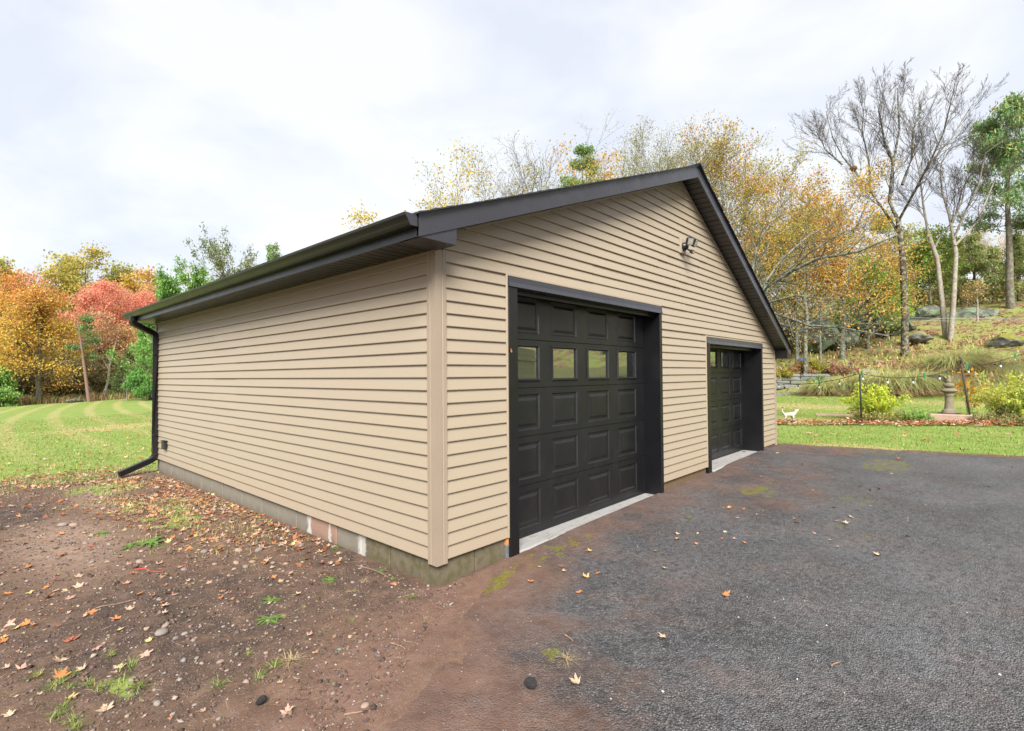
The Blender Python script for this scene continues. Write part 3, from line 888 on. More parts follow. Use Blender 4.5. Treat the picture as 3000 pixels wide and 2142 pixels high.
def mat_asphalt():
    t = NT('asphalt'); v = t.pos()
    n1 = t.noise(v, .9, 5); n5 = t.noise(v, 5, 5); n40 = t.noise(v, 42, 4, .65)
    vo = t.voro(v, 105, 'Color'); vd = t.voro(v, 105, 'Distance')
    agg = t.sep(vo)[0]
    c = t.ramp(agg, [(0, (.043, .043, .045)), (.4, (.108, .107, .109)), (.75, (.195, .194, .196)), (1, (.32, .318, .318))])
    c = t.mix(t.ramp(vd, [(.25, 0), (.62, .85)]), c, (.017, .017, .018))
    c = t.mix(t.ramp(n5, [(.3, .5), (.7, 0)]), c, (.032, .031, .032))
    c = t.mix(t.ramp(n1, [(.35, 0), (.7, .5)]), c, (.155, .156, .166))
    warm = t.ramp(t.noise(v, 1.7, 6, .6), [(.42, 0), (.66, .55)])
    c = t.mix(warm, c, t.mix(1.0, c, (1.25, .98, .86), 'MULTIPLY'))
    n18 = t.noise(v, 20, 5, .7)
    c = t.mix(t.ramp(n18, [(.36, .7), (.52, 0)]), c, (.018, .018, .019))
    # brown grit washed over from the yard
    w = t.attr('dirt')
    e = t.math('ADD', w, t.math('MULTIPLY', t.math('SUBTRACT', t.noise(v, 1.9, 8, .66), .5), 1.7))
    e = t.math('ADD', e, t.math('MULTIPLY', t.math('SUBTRACT', n40, .5), .45))
    dcol = t.ramp(n5, [(.3, (.112, .062, .044)), (.7, (.18, .108, .078))])
    dcol = t.mix(t.math('MULTIPLY', n40, .4), dcol, (.05, .036, .031))
    c = t.mix(t.ramp(e, [(.28, 0), (.60, .6), (1.0, .95)]), c, dcol)
    ms = t.math('ADD', t.attr('moss'), t.math('MULTIPLY', t.math('SUBTRACT', t.noise(v, 7, 7, .68), .5), 4.2))
    c = t.mix(t.ramp(ms, [(.95, 0), (1.25, .75)]), c, t.ramp(n40, [(.3, (.07, .075, .012)), (.7, (.19, .17, .02))]))
    # specks of pale stone
    v2 = t.voro(v, 60, 'Color'); d2 = t.voro(v, 60, 'Distance')
    sp = t.math('MULTIPLY', t.math('GREATER_THAN', t.sep(v2)[1], .975), t.math('LESS_THAN', d2, .16))
    c = t.mix(sp, c, (.36, .36, .40))
    # long hairline cracks
    p = t.sep(v); wob = t.math('MULTIPLY', t.math('SUBTRACT', t.noise(v, 2.2, 4), .5), .55)
    ln = t.math('ABSOLUTE', t.math('ADD', t.math('ADD', t.math('MULTIPLY', p[0], .78), t.math('MULTIPLY', p[1], .62)), t.math('SUBTRACT', wob, 2.05)))
    ck = t.math('MULTIPLY', t.ramp(ln, [(.004, 1), (.014, 0)]), t.math('MULTIPLY', t.math('LESS_THAN', p[1], -1.7), t.ramp(n5, [(.45, 0), (.6, .8)])))
    c = t.mix(ck, c, (.012, .012, .012))
    hgt = t.math('ADD', t.math('SUBTRACT', t.math('MULTIPLY', n40, 1.1), t.math('MULTIPLY', vd, .9)), t.math('MULTIPLY', n18, 1.3))
    hgt = t.math('MULTIPLY', hgt, t.ramp(e, [(.45, 1), (.95, .35)]))
    r = t.ramp(e, [(.3, .52), (.7, .93)])
    return t.pbr(c, r, 0, t.bump(hgt, 1.0, .013), t.ramp(e, [(.3, .5), (.8, .18)]))
drive = link('driveway', arrays_mesh('driveway', V, F, [mat_asphalt()], smooth=True, attrs=dict(dirt=wd.ravel(), moss=wm.ravel())))
tag(drive, kind='structure')
def surf(x, y):
    x = np.asarray(x, float); y = np.asarray(y, float)
    d = H(x, y) + (vnoise(x, y, .9, 51) - .5) * .022 + .016
    return np.where(on_drive(x, y), np.maximum(d, G(x, y)), G(x, y))

# ================================================================== GROUND COVER
M_LEAFG = foliage('fallen_leaf_surface', .15, .75)
M_GRASS = foliage('grass_blades', .3, .6)
M_GRAVEL = None
def mat_attr(name, rough=.85, bump=.3, bs=60, spec=.25):
    t = NT(name); v = t.coord('Object')
    c = t.attr('Col', 'Color'); n = t.noise(v, bs, 4, .65)
    c = t.mix(t.math('MULTIPLY', n, .45), c, t.mix(1.0, c, (.5, .5, .5), 'MULTIPLY'))
    return t.pbr(c, rough, 0, t.bump(n, bump, .004), spec)
M_GRAVEL = mat_attr('gravel_stone', .85, .3, 90)

def rand_frames(n, tilt):
    """random rotation matrices: spin about z, then a tilt of about 'tilt' radians"""
    a = rng.uniform(0, 2 * np.pi, n); b = rng.uniform(0, 2 * np.pi, n); t = np.abs(rng.normal(0, tilt, n))
    ca, sa = np.cos(a), np.sin(a)
    Rz = np.zeros((n, 3, 3)); Rz[:, 0, 0] = ca; Rz[:, 0, 1] = -sa; Rz[:, 1, 0] = sa; Rz[:, 1, 1] = ca; Rz[:, 2, 2] = 1
    k = np.stack([np.cos(b), np.sin(b), np.zeros(n)], -1)
    K = np.zeros((n, 3, 3)); K[:, 0, 1] = -k[:, 2]; K[:, 0, 2] = k[:, 1]; K[:, 1, 0] = k[:, 2]; K[:, 1, 2] = -k[:, 0]; K[:, 2, 0] = -k[:, 1]; K[:, 2, 1] = k[:, 0]
    Id = np.eye(3)[None]
    Rt = Id + np.sin(t)[:, None, None] * K + (1 - np.cos(t))[:, None, None] * (K @ K)
    return Rt @ Rz
def scatter(name, bv, bf, pos, rot, scale, col, mat, kind='stuff', smooth=False, parent=None, jitter=0):
    """many copies of one little shape joined into ONE mesh"""
    bv = np.asarray(bv, float); bf = np.asarray(bf, int); n = len(pos); m = len(bv)
    sc = np.asarray(scale, float); sc = sc[:, None] if sc.ndim == 1 else sc
    vv = bv[None] * sc[:, None, :] if sc.shape[1] == 3 else bv[None] * sc[:, :, None]
    if jitter: vv = vv * (1 + rng.normal(0, jitter, (n, m, 1)))
    vv = np.einsum('nij,nmj->nmi', rot, vv) + np.asarray(pos)[:, None, :]
    ff = bf[None] + (np.arange(n) * m)[:, None, None]
    cc = np.repeat(np.asarray(col), m, 0)
    o = link(name, arrays_mesh(name, vv.reshape(-1, 3), ff.reshape(-1, bf.shape[1]), [mat], cc, smooth), parent)
    if kind: o['kind'] = kind
    return o
def palette(cols, n, var=.15, p=None):
    c = np.array(cols)[rng.choice(len(cols), n, p=p)]
    return np.clip(c * (1 + rng.normal(0, var, (n, 1))) * (1 + rng.normal(0, var * .3, (n, 3))), .005, .9)

# maple leaf outline, slightly cupped
def maple(seed, curl=.25, lobes=True):
    r = random.Random(seed)
    ang = [0, 14, 26, 38, 52, 66, 82, 98, 112, 128, 146, 163, 180]
    rad = [1.0, .62, .70, .38, .72, .92, .55, .40, .66, .45, .34, .30, .12]
    pts = []
    for a, q in zip(ang, rad): pts.append((a, q * r.uniform(.88, 1.1)))
    full = [(math.radians(a), q) for a, q in pts] + [(-math.radians(a), q * r.uniform(.9, 1.1)) for a, q in pts[-2:0:-1]]
    vs = [(0, 0, 0)]
    tw = r.uniform(-.25, .25); cu = curl * r.uniform(.4, 1.5); fold = r.uniform(-.1, .35)
    for a, q in full:
        x, y = math.cos(a) * q, math.sin(a) * q
        vs.append((x, y, cu * q * q + tw * x * y + fold * abs(y) + r.uniform(-.04, .06)))
    n = len(full)
    fs = [(0, 1 + i, 1 + (i + 1) % n) for i in range(n)]
    return np.array(vs), np.array(fs)
LEAFPAL = dict(o=(.40, .155, .055), y=(.46, .33, .13), r=(.28, .095, .05), t=(.40, .28, .185), p=(.38, .215, .16))

# small stones (gravel) in the bare yard, fewer on the asphalt
octa = np.array([(1, 0, 0), (-1, 0, 0), (0, 1, 0), (0, -1, 0), (0, 0, 1), (0, 0, -1), (.6, .6, .45), (-.6, .5, .5)], float)
octaf = np.array([(0, 2, 6), (2, 4, 6), (4, 0, 6), (2, 1, 7), (1, 4, 7), (4, 2, 7), (1, 3, 4), (3, 0, 4), (2, 0, 5), (1, 2, 5), (3, 1, 5), (0, 3, 5)])
def yard_points(n, ymax=8.0, ymin=-2.6, xr=(-2.9, .35), power=1.7):
    out = []
    while len(out) < n:
        u = rng.uniform(0, 1, 4000) ** power
        y = ymin + (ymax - ymin) * u; x = rng.uniform(*xr, 4000)
        ok = ~((x > -.03) & (y > -.03)) & ~on_drive(x, y)
        vis = (np.arctan2(x - EYE[0], y - EYE[1]) > YAW - R(46)) & (np.hypot(x - EYE[0], y - EYE[1]) > 1.5)
        k = ok & vis
        out += list(zip(x[k], y[k]))
    a = np.array(out[:n]); return a[:, 0], a[:, 1]
GP = [(.20, .17, .15), (.26, .22, .19), (.15, .12, .11), (.30, .25, .21), (.24, .17, .14), (.10, .085, .08), (.36, .33, .30)]
n = 6500
x, y = yard_points(n)
keep = vnoise(x, y, 2.2, 61) > .36
x, y = x[keep], y[keep]; n = len(x)
s = np.clip(rng.lognormal(math.log(.0052), .5, n), .0025, .022)
pos = np.stack([x, y, surf(x, y) + s * .25], -1)
scatter('gravel', octa, octaf, pos, rand_frames(n, .3), np.stack([s * rng.uniform(.8, 1.5, n), s * rng.uniform(.7, 1.2, n), s * rng.uniform(.45, .8, n)], -1), palette(GP, n, .2, [.2, .18, .2, .1, .16, .13, .03]), M_GRAVEL, jitter=.18)
n = 5200
x = rng.uniform(-1.5, 8.8, n); y = -rng.uniform(0, 1, n) ** 1.2 * 3.6
k = on_drive(x, y) & (vnoise(x, y, 1.3, 66) > .45); x, y = x[k], y[k]; n = len(x)
s = np.clip(rng.lognormal(math.log(.0032), .4, n), .0018, .010)
scatter('grit', octa, octaf, np.stack([x, y, surf(x, y) + s * .3], -1), rand_frames(n, .3), np.stack([s * 1.2, s, s * .7], -1),
        palette([(.11, .10, .10), (.2, .18, .17), (.42, .42, .45), (.06, .06, .06), (.20, .16, .13)], n, .2, [.3, .25, .07, .2, .18]), M_GRAVEL, jitter=.2)

n = 15000
x, y = yard_points(n, 8.0, -2.4, (-2.9, .5), 1.9)
k = vnoise(x, y, 3.2, 63) > .33; x, y = x[k], y[k]; n = len(x)
s = np.clip(rng.lognormal(math.log(.0055), .5, n), .003, .020)
scatter('soil_crumbs', octa[:6], np.array([(0, 2, 4), (2, 1, 4), (1, 3, 4), (3, 0, 4), (2, 0, 5), (1, 2, 5), (3, 1, 5), (0, 3, 5)]), np.stack([x, y, surf(x, y) + s * .15], -1), rand_frames(n, .4), np.stack([s * 1.2, s, s * .75], -1),
        palette([(.10, .066, .049), (.14, .094, .068), (.07, .048, .037), (.18, .125, .095), (.09, .062, .048)], n, .2), M_GRAVEL, jitter=.2)

# twigs, needles and chips in the yard
n = 2600
x, y = yard_points(n, 8.0, -2.2)
k = (vnoise(x, y, 1.5, 71) > .42); x, y = x[k], y[k]; n = len(x)
bar = np.array([(-1, -.5, 0), (1, -.35, .2), (1, .35, .2), (-1, .5, 0), (0, 0, 1.2)], float)
barf = np.array([(0, 1, 4), (1, 2, 4), (2, 3, 4), (3, 0, 4)])
ln = rng.uniform(.008, .04, n)
scatter('twig_litter', bar, barf, np.stack([x, y, surf(x, y) + .002], -1), rand_frames(n, .12), np.stack([ln, rng.uniform(.0012, .0028, n), rng.uniform(.0015, .003, n)], -1),
        palette([(.10, .06, .04), (.20, .13, .085), (.32, .23, .15), (.05, .035, .03)], n, .2), M_GRAVEL)

# crumbled leaf litter by the side wall
lv = [maple(s, .35) for s in range(8)]
def leaf_scatter(name, x, y, size, pal, p=None, tilt=.22, seed=0, lift=.006, z=None):
    o = None; n = len(x)
    which = rng.integers(0, 4, n)
    vs, fs, cs, base = [], [], [], 0
    cols = palette(pal, n, .16, p)
    zz = surf(x, y) if z is None else z
    rot = rand_frames(n, tilt)
    for q in range(4):
        idx = np.where(which == q)[0]
        if not len(idx): continue
        bv, bf = lv[q + seed % 4]
        v = np.einsum('nij,nmj->nmi', rot[idx], bv[None] * size[idx][:, None, None]) + np.stack([x[idx], y[idx], zz[idx] + lift], -1)[:, None]
        ff = bf[None] + (np.arange(len(idx)) * len(bv))[:, None, None] + base
        vs.append(v.reshape(-1, 3)); fs.append(ff.reshape(-1, 3)); cs.append(np.repeat(cols[idx], len(bv), 0)); base += len(idx) * len(bv)
    o = link(name, arrays_mesh(name, np.concatenate(vs), np.concatenate(fs), [M_LEAFG], np.concatenate(cs)))
    o['kind'] = 'stuff'; return o
ALLP = [LEAFPAL['o'], LEAFPAL['y'], LEAFPAL['r'], LEAFPAL['t'], LEAFPAL['p'], (.20, .11, .065)]
n = 9500
x = rng.uniform(-2.4, -.03, n); y = rng.uniform(1.0, 9.2, n)
k = rng.uniform(0, 1, n) < np.clip(.07 + 1.0 * blob(x, y, -.35, 4.6, 1.1, 4.6, .7) + .5 * blob(x, y, -1.4, 8.2, 1.5, 1.3), 0, 1) * sstep(.25, .55, vnoise(x, y, 1.7, 77)); x, y = x[k], y[k]
leaf_scatter('leaf_litter', x, y, rng.uniform(.014, .046, len(x)), ALLP, [.22, .09, .08, .30, .18, .13], .4)
n = 550
x = rng.uniform(-2.5, -.1, n); y = rng.uniform(-.6, 3.2, n); k = (vnoise(x, y, 1.9, 79) > .5) & ~on_drive(x, y); x, y = x[k], y[k]
leaf_scatter('leaf_scraps', x, y, rng.uniform(.008, .022, len(x)), [(.34, .23, .15), (.25, .15, .095), (.40, .30, .2), (.17, .10, .065), (.38, .18, .10)], None, .35, lift=.004)
n = 2600    # leaves thinly spread over both lawns
x = np.concatenate([rng.uniform(-2.6, 9, n // 2), rng.uniform(9.2, 30, n // 2)]); y = np.concatenate([8.2 + 20 * rng.uniform(0, 1, n // 2) ** 2.2, rng.uniform(-6, 9, n // 2)])
k = (grass_amount(x, y) > .5); x, y = x[k], y[k]
leaf_scatter('lawn_leaves', x, y, rng.uniform(.03, .07, len(x)), ALLP, [.22, .14, .10, .30, .20, .04], .3, lift=.035)
n = 2600    # the windrow of raked leaves across the right lawn
tt = rng.uniform(-.35, 1.45, n); wdt = rng.normal(0, .17, n) * (1 + .5 * np.sin(tt * 17))
x = 13.2 + 3.0 * tt + wdt * .85; y = .92 - 4.87 * tt + wdt * .5
ht = np.abs(rng.normal(0, .05, n)) * np.exp(-(wdt / .22) ** 2)
leaf_scatter('leaf_windrow', x, y, rng.uniform(.035, .07, n), [(.38, .12, .05), (.42, .18, .06), (.44, .28, .18), (.28, .08, .045), (.40, .22, .14), (.48, .35, .24)], [.2, .17, .23, .12, .2, .08], .5, lift=.0, z=surf(x, y) + .05 + ht)
n = 8000    # leaves lying on the hillside
x = 27 + 26 * rng.uniform(0, 1, n) ** 1.3; y = rng.uniform(-9, 22, n)
k = (vnoise(x, y, .75, 78) > .40) & (x > 27 + 7 * sstep(1, -5, y)); x, y = x[k], y[k]
leaf_scatter('hill_leaves', x, y, rng.uniform(.07, .15, len(x)), [(.28, .13, .065), (.36, .20, .11), (.22, .10, .05), (.42, .28, .17), (.17, .085, .05), (.40, .29, .10)], None, .35, lift=.05)

# turf blades
def blades(name, x, y, h, w, cols, lean=.45, kind='stuff', z=None, mat=None):
    n = len(x)
    a = rng.uniform(0, 2 * np.pi, n); b = a + np.pi / 2 + rng.normal(0, .4, n)
    z0 = (surf(x, y) if z is None else z) - .004
    L = np.abs(rng.normal(0, lean, n)) * h
    p0 = np.stack([x - np.cos(a) * w, y - np.sin(a) * w, z0], -1); p1 = np.stack([x + np.cos(a) * w, y + np.sin(a) * w, z0], -1)
    mx = x + np.cos(b) * L * .35; my = y + np.sin(b) * L * .35
    p2 = np.stack([mx + np.cos(a) * w * .7, my + np.sin(a) * w * .7, z0 + h * .62], -1); p3 = np.stack([mx - np.cos(a) * w * .7, my - np.sin(a) * w * .7, z0 + h * .62], -1)
    p4 = np.stack([x + np.cos(b) * L, y + np.sin(b) * L, z0 + h], -1)
    V = np.stack([p0, p1, p2, p3, p4], 1).reshape(-1, 3)
    base = (np.arange(n) * 5)[:, None]
    F = np.concatenate([base + [0, 1, 2], base + [0, 2, 3], base + [3, 2, 4]], 0)
    o = link(name, arrays_mesh(name, V, F, [mat or M_GRASS], np.repeat(cols, 5, 0)))
    if kind: o['kind'] = kind
    return o
GRP = [(.155, .25, .036), (.20, .29, .052), (.27, .33, .085), (.12, .20, .03), (.37, .32, .14)]
n = 48000
x = rng.uniform(-2.9, 8, n); y = 7.6 + 22 * rng.uniform(0, 1, n) ** 1.7
k = rng.uniform(0, 1, n) < grass_amount(x, y) * np.where(x > -.2, (y > 8.1), 1); x, y = x[k], y[k]
blades('grass', x, y, rng.uniform(.022, .055, len(x)), rng.uniform(.004, .008, len(x)), palette(GRP, len(x), .13, [.16, .26, .28, .08, .22]))
n = 52000
x = 9.0 + 17.5 * rng.uniform(0, 1, n) ** 1.5; y = rng.uniform(-7, 7, n)
k = rng.uniform(0, 1, n) < grass_amount(x, y); x, y = x[k], y[k]
blades('grass', x, y, rng.uniform(.02, .05, len(x)), rng.uniform(.004, .008, len(x)), palette(GRP, len(x), .15, [.3, .32, .2, .14, .04]))
n = 46000   # thin grass among the litter beside the wall
x = rng.uniform(-2.4, -.05, n); y = rng.uniform(.0, 8.5, n)
k = rng.uniform(0, 1, n) < grass_amount(x, y) * .9 + .42 * blob(x, y, -.5, 4.8, 1.2, 3.8, .7) * sstep(.42, .62, vnoise(x, y, 1.6, 83)); x, y = x[k], y[k]
blades('grass', x, y, rng.uniform(.015, .055, len(x)), rng.uniform(.0015, .003, len(x)), palette([(.20, .32, .05), (.28, .38, .08), (.46, .36, .18), (.36, .25, .12), (.5, .42, .24)], len(x), .15), .9)

# ------------------------------------------------------------------ counted small things on the ground
CN = dict(o='orange', y='yellow', r='rusty red', t='pale tan', p='pinkish tan')
LEAVES = [(-2.16,1.54,'o'),(-2.25,1.57,'y'),(-2.31,1.41,'o'),(-2.02,1.08,'r'),(-1.81,1.01,'y'),(-1.71,.7,'y'),(-2.11,.84,'t'),(-1.95,.83,'p'),(-1.9,.66,'t'),(-1.77,.53,'p'),(-2.04,.63,'t'),(-2.32,.98,'t'),(-2.27,.89,'p'),(-1.9,.49,'t'),(-2.22,.71,'o'),(-2.14,.6,'o'),(-2.14,.33,'y'),(-2.02,.12,'t'),(-2.35,.39,'t'),(-1.85,2.15,'t'),(-1.95,5.44,'t'),(-1.61,2.18,'y'),(-1.32,1.9,'y'),(-1.23,1.64,'t'),(-1.42,1.47,'t'),(-1.19,1.06,'o'),(-1.14,.98,'o'),(-1.4,1.39,'p'),(-1.59,1.57,'o'),(-1.59,1.94,'o'),(-1.94,1.92,'p'),(-2.04,2.08,'o'),(-1.51,1.21,'t'),(-1.28,-.36,'t'),(-1.44,-.6,'p'),(-.19,.32,'o'),(-1.0,.06,'p'),(.52,-.52,'o'),(.91,-.51,'y'),(.84,-.58,'t'),(.85,-.8,'y'),(.97,-.83,'o'),(1.54,-.72,'r'),(1.35,-.5,'y'),(.6,-.9,'o'),(1.42,-1.19,'y'),(1.74,-.95,'y'),(2.18,-.96,'t'),(2.32,-.89,'t'),(2.45,-1.04,'t'),(2.45,-1.27,'r'),(3.15,-1.14,'o'),(3.56,-1.11,'o'),(3.52,-.96,'y'),(3.45,-1.29,'t'),(5.12,-.97,'t'),(3.51,-1.65,'o'),(4.31,-2.1,'r'),(5.62,-1.92,'r'),(6.62,-3.2,'t'),(.4,-1.67,'t'),(2.15,-1.15,'o'),(-.32,-1.53,'t'),(1.23,-1.74,'o'),(2.45,-1.49,'o'),(.79,-.37,'t'),(5.51,-.74,'t'),(6.27,-1.27,'o'),(6.03,-1.54,'t'),(5.05,-1.49,'t')]
for i in range(70):     # more of the same kind along the wall and on the drive
    while True:
        a, b = random.uniform(-2.3, -.1), random.uniform(.3, 8.6)
        if random.random() < .25 + .75 * float(blob(np.array([a]), np.array([b]), -.5, 4.5, 1.2, 3.5)[0]): break
    LEAVES.append((a, b, random.choice('ooyrttpp')))
for i in range(26): LEAVES.append((random.uniform(2.5, 8.8), random.uniform(-2.6, -.3), random.choice('orttp')))
leaf_me = {}
def leaf_material(key):
    t = NT('leaf_' + CN[key].replace(' ', '_')); v = t.coord('Object')
    c0 = LEAFPAL[key]
    nn = t.noise(v, 30, 5, .6); c = t.mix(t.math('MULTIPLY', nn, .7), c0, tuple(q * .5 for q in c0))
    oi = t.n('ObjectInfo').outputs['Random']
    c = t.mix(t.math('MULTIPLY', oi, .35), c, tuple(min(.8, q * 1.5 + .04) for q in c0))
    return t.pbr(c, .75, 0, t.bump(nn, .3, .004), .25)
for key in CN:
    lm_ = leaf_material(key)
    for q in range(4):
        bv, bf = maple(100 + q + 10 * ord(key), .45)
        m = MB().raw([tuple(p) for p in bv], [tuple(f) for f in bf])
        m.raw([(-.05, .012, .0), (-.05, -.012, .0), (-.75, .01, .05), (-.75, -.01, .05)], [(0, 1, 3, 2)])
        leaf_me[key, q] = m.mesh('fallen_leaf', lm_, False)
LMK = [(-.95, .75, 'the two dandelion rosettes'), (-1.22, -.16, 'the dry straw clump'), (-1.2, 3.0, 'the wide leafy weed'), (-1.4, 2.05, 'the red string'), (-1.63, .78, 'the largest grey pebble'), (-2.05, .3, 'the lower left grass tufts'),
       (-2.0, 1.6, 'the left picture edge'), (-1.7, 3.9, 'the pale bare track'), (-.1, 1.8, 'the pink foundation block'), (-.1, .5, 'the mossy corner blocks'), (-.6, 2.1, 'the cluster of cobbles'), (-.3, 4.2, 'the middle of the tan side wall'), (-.4, 7.2, 'the downspout'), (-.9, 5.6, 'the thin wall grass'),
       (-1.49, -.42, 'the small black lump'), (-.493, -1.357, 'the dark asphalt chunk'), (-.16, -1.3, 'the weed in the asphalt'), (.9, -.4, 'the large door sill'), (2.4, -.9, 'the middle of the large door'), (3.6, -1.0, 'the wall between the doors'), (5.4, -1.0, 'the small door'), (7.8, -1.0, 'the far end of the driveway'), (5.0, -2.2, 'the right side of the driveway'), (1.5, -1.8, 'the middle of the driveway')]
def near(a, b): return min(LMK, key=lambda q: (q[0] - a) ** 2 + (q[1] - b) ** 2)[2]
def place_name(a, b):
    if on_drive(np.array([a]), np.array([b]))[0]:
        return 'lying on the asphalt in front of the %s black door' % ('large' if a < 4.2 else 'small') if a > .3 else 'lying on the dirt and asphalt near the corner'
    if b > 2.2: return 'in the litter beside the tan side wall'
    return 'lying on the dark gravelly dirt in front'
for i, (a, b, key) in enumerate(LEAVES):
    o = link('fallen_leaf', leaf_me[key, i % 4])
    sz = random.uniform(.024, .050) * (1.1 if a < -1.5 and b < 1.6 else 1)
    o.location = (a, b, float(surf(np.array([a]), np.array([b]))[0]) + .006)
    o.rotation_euler = (random.uniform(-.3, .3), random.uniform(-.3, .3), random.uniform(0, 6.28)); o.scale = (sz, sz, sz * random.uniform(.7, 1.3))
    pl = place_name(a, b)
    nm = ('small ' if sz < .034 else 'larger ' if sz > .044 else '') + CN[key]; on = 'asphalt' if on_drive(np.array([a]), np.array([b]))[0] else 'dirt'
    tag(o, '%s maple leaf on the %s by %s' % (nm, on, near(a, b)), 'leaf', '%s leaves on the %s nearest %s' % (nm, on, near(a, b)))

def pebble(seed, sub=2, flat=.5):
    import bmesh
    bm = bmesh.new(); bmesh.ops.create_icosphere(bm, subdivisions=sub, radius=1)
    r = random.Random(seed); ax = [Vector((r.gauss(0, 1), r.gauss(0, 1), r.gauss(0, 1))).normalized() for _ in range(7)]
    am = [r.uniform(-.22, .22) for _ in ax]
    for v in bm.verts:
        d = v.co.normalized(); k = 1 + sum(a * max(0, d.dot(u)) ** 2 for a, u in zip(am, ax)); v.co = Vector((d.x * k, d.y * k * .78, d.z * k * flat))
    for f in bm.faces: f.smooth = True
    me = bpy.data.meshes.new('stone'); bm.to_mesh(me); bm.free(); return me
def mat_stone(name, c):
    t = NT(name); v = t.coord('Object'); oi = t.n('ObjectInfo').outputs['Random']
    n = t.noise(v, 4, 5, .6); c2 = t.mix(n, c, tuple(q * .6 for q in c)); c2 = t.mix(t.math('MULTIPLY', oi, .45), c2, tuple(q * 1.35 for q in c))
    return t.pbr(c2, .82, 0, t.bump(t.noise(v, 14, 4), .25, .03), .25)
M_ST = [mat_stone('pink_tan_stone', (.27, .195, .15)), mat_stone('grey_stone', (.21, .18, .155))]
pebs = []
for q in range(6):
    me = pebble(q); me.materials.append(M_ST[q % 2]); pebs.append(me)
STONES = [(-1.58,.86,.032),(-1.63,.76,.055),(-1.68,.89,.024),(-1.52,.52,.024),(-1.5,.54,.018),(-1.53,.66,.026),(-1.49,.13,.028),(-1.57,.28,.022),(-1.57,.2,.018),(-1.46,3.33,.03),(-1.39,2.46,.05),(-1.67,2.79,.035),(-1.58,2.68,.03),(-1.67,4.47,.06),(-1.59,4.38,.055),(-1.84,-.04,.026),(-2.02,.13,.022),(-.92,2.29,.05),(-.68,2.12,.045),(-.56,1.95,.055),(-.83,1.76,.04),(-.81,1.61,.035),(-.73,1.65,.035),(-1.19,1.92,.042),(-1.16,-.84,.026),(-.62,1.51,.03),(-.54,1.42,.028),(-.24,1.77,.04),(-1.62,3.51,.03)]
for i in range(30): STONES.append((random.uniform(-1.6, -.35), random.uniform(.3, 2.6), random.uniform(.012, .026)))
for i in range(30): STONES.append((random.uniform(-2.2, -1.2), random.uniform(-.9, 1.0), random.uniform(.010, .018)))
for i, (a, b, s) in enumerate(STONES):
    s *= .82; big = s > .03; col_ = 'pinkish tan' if i % 2 == 0 else 'grey'
    o = link('stone', pebs[i % 6], None, (a, b, float(G(np.array([a]), np.array([b]))[0]) + s * .22), (random.uniform(-.2, .2), random.uniform(-.2, .2), random.uniform(0, 6.28)), (s, s, s))
    wh = 'bare dirt left of the wall' if b > 1.2 else 'dark dirt at the front'
    nm = ('larger ' if s > .032 else 'middle sized ' if s > .019 else 'small ') + col_
    tag(o, '%s stone in the dirt nearest %s' % (nm, near(a, b)), 'stone', '%s stones nearest %s' % (nm, near(a, b)))
me = pebble(77, 3, .62); me.materials.append(mat_attr('broken_asphalt', .95, .9, 9) if False else simple('broken_asphalt', (.045, .042, .04), .95, .6, 3, 1.0, .06))
tag(link('asphalt_chunk', me, None, (-.493, -1.357, .03), (.1, .15, .9), (.062, .045, .038)), 'dark broken lump of asphalt lying on the driveway', 'rubble')
me = pebble(78, 3, .7); me.materials.append(bpy.data.materials['broken_asphalt'])
tag(link('asphalt_chunk', me, None, (-1.49, -.42, .015), (0, .1, .3), (.036, .028, .026)), 'small black lump of asphalt on the bare dirt', 'rubble')

M_STICK = simple('stick_bark', (.20, .125, .085), .85, .35, 40, .3)
for (a, b, lab) in [((-.735, -.44), (-.725, -.58), 'short pale stick lying on the reddish dirt'), ((.04, -1.18), (.01, -1.27), 'short thin stick on the asphalt before the corner'), ((-.17, .88), (-.14, .45), 'curved brown stick close to the mossy block wall'),
                    ((-1.26, -.82), (-1.19, -.87), 'tiny stick at the bottom edge of the dirt'), ((-1.84, 1.52), (-1.61, 1.50), 'long thin grey stem on the dark gravelly dirt'), ((-.29, 3.73), (-.19, 3.27), 'grey stick among leaves beside the foundation'),
                    ((-.42, 2.1), (-.36, 1.66), 'brown stick across the pebbles near the foundation'), ((.7, -2.5), (.78, -2.53), 'yellowish twig alone on the open asphalt')]:
    m = MB(); L = math.dist(a, b); nrm = (-(b[1] - a[1]) / L, (b[0] - a[0]) / L); pts = []
    for i in range(7):
        t_ = i / 6; q = (a[0] + (b[0] - a[0]) * t_ + nrm[0] * L * .06 * math.sin(t_ * 3.1), a[1] + (b[1] - a[1]) * t_ + nrm[1] * L * .06 * math.sin(t_ * 3.1))
        pts.append((*q, float(surf(np.array([q[0]]), np.array([q[1]]))[0]) + .007))
    m.tube(pts, [.006 - .003 * i / 6 for i in range(7)], 6)
    tag(m.build('stick', M_STICK), lab, 'stick')
m = MB(); pts = [(-1.48, 2.2), (-1.45, 2.20), (-1.42, 2.17), (-1.40, 2.10), (-1.40, 2.05), (-1.36, 2.0), (-1.33, 1.97), (-1.33, 2.03)]
m.tube([(a, b, Hs(a, b) + .02) for a, b in pts], .003, 6)
tag(m.build('string', simple('red_string', (.5, .03, .035), .7, .1, 60, .1)), 'short length of red string lying on the dirt', 'string')

o = link('fallen_leaf', leaf_me['o', 1], None, (.815, -.040, 1.86), (R(80), .3, .4), (.030, .030, .030)); tag(o, 'small orange leaf stuck on the left casing of the large door', 'leaf')
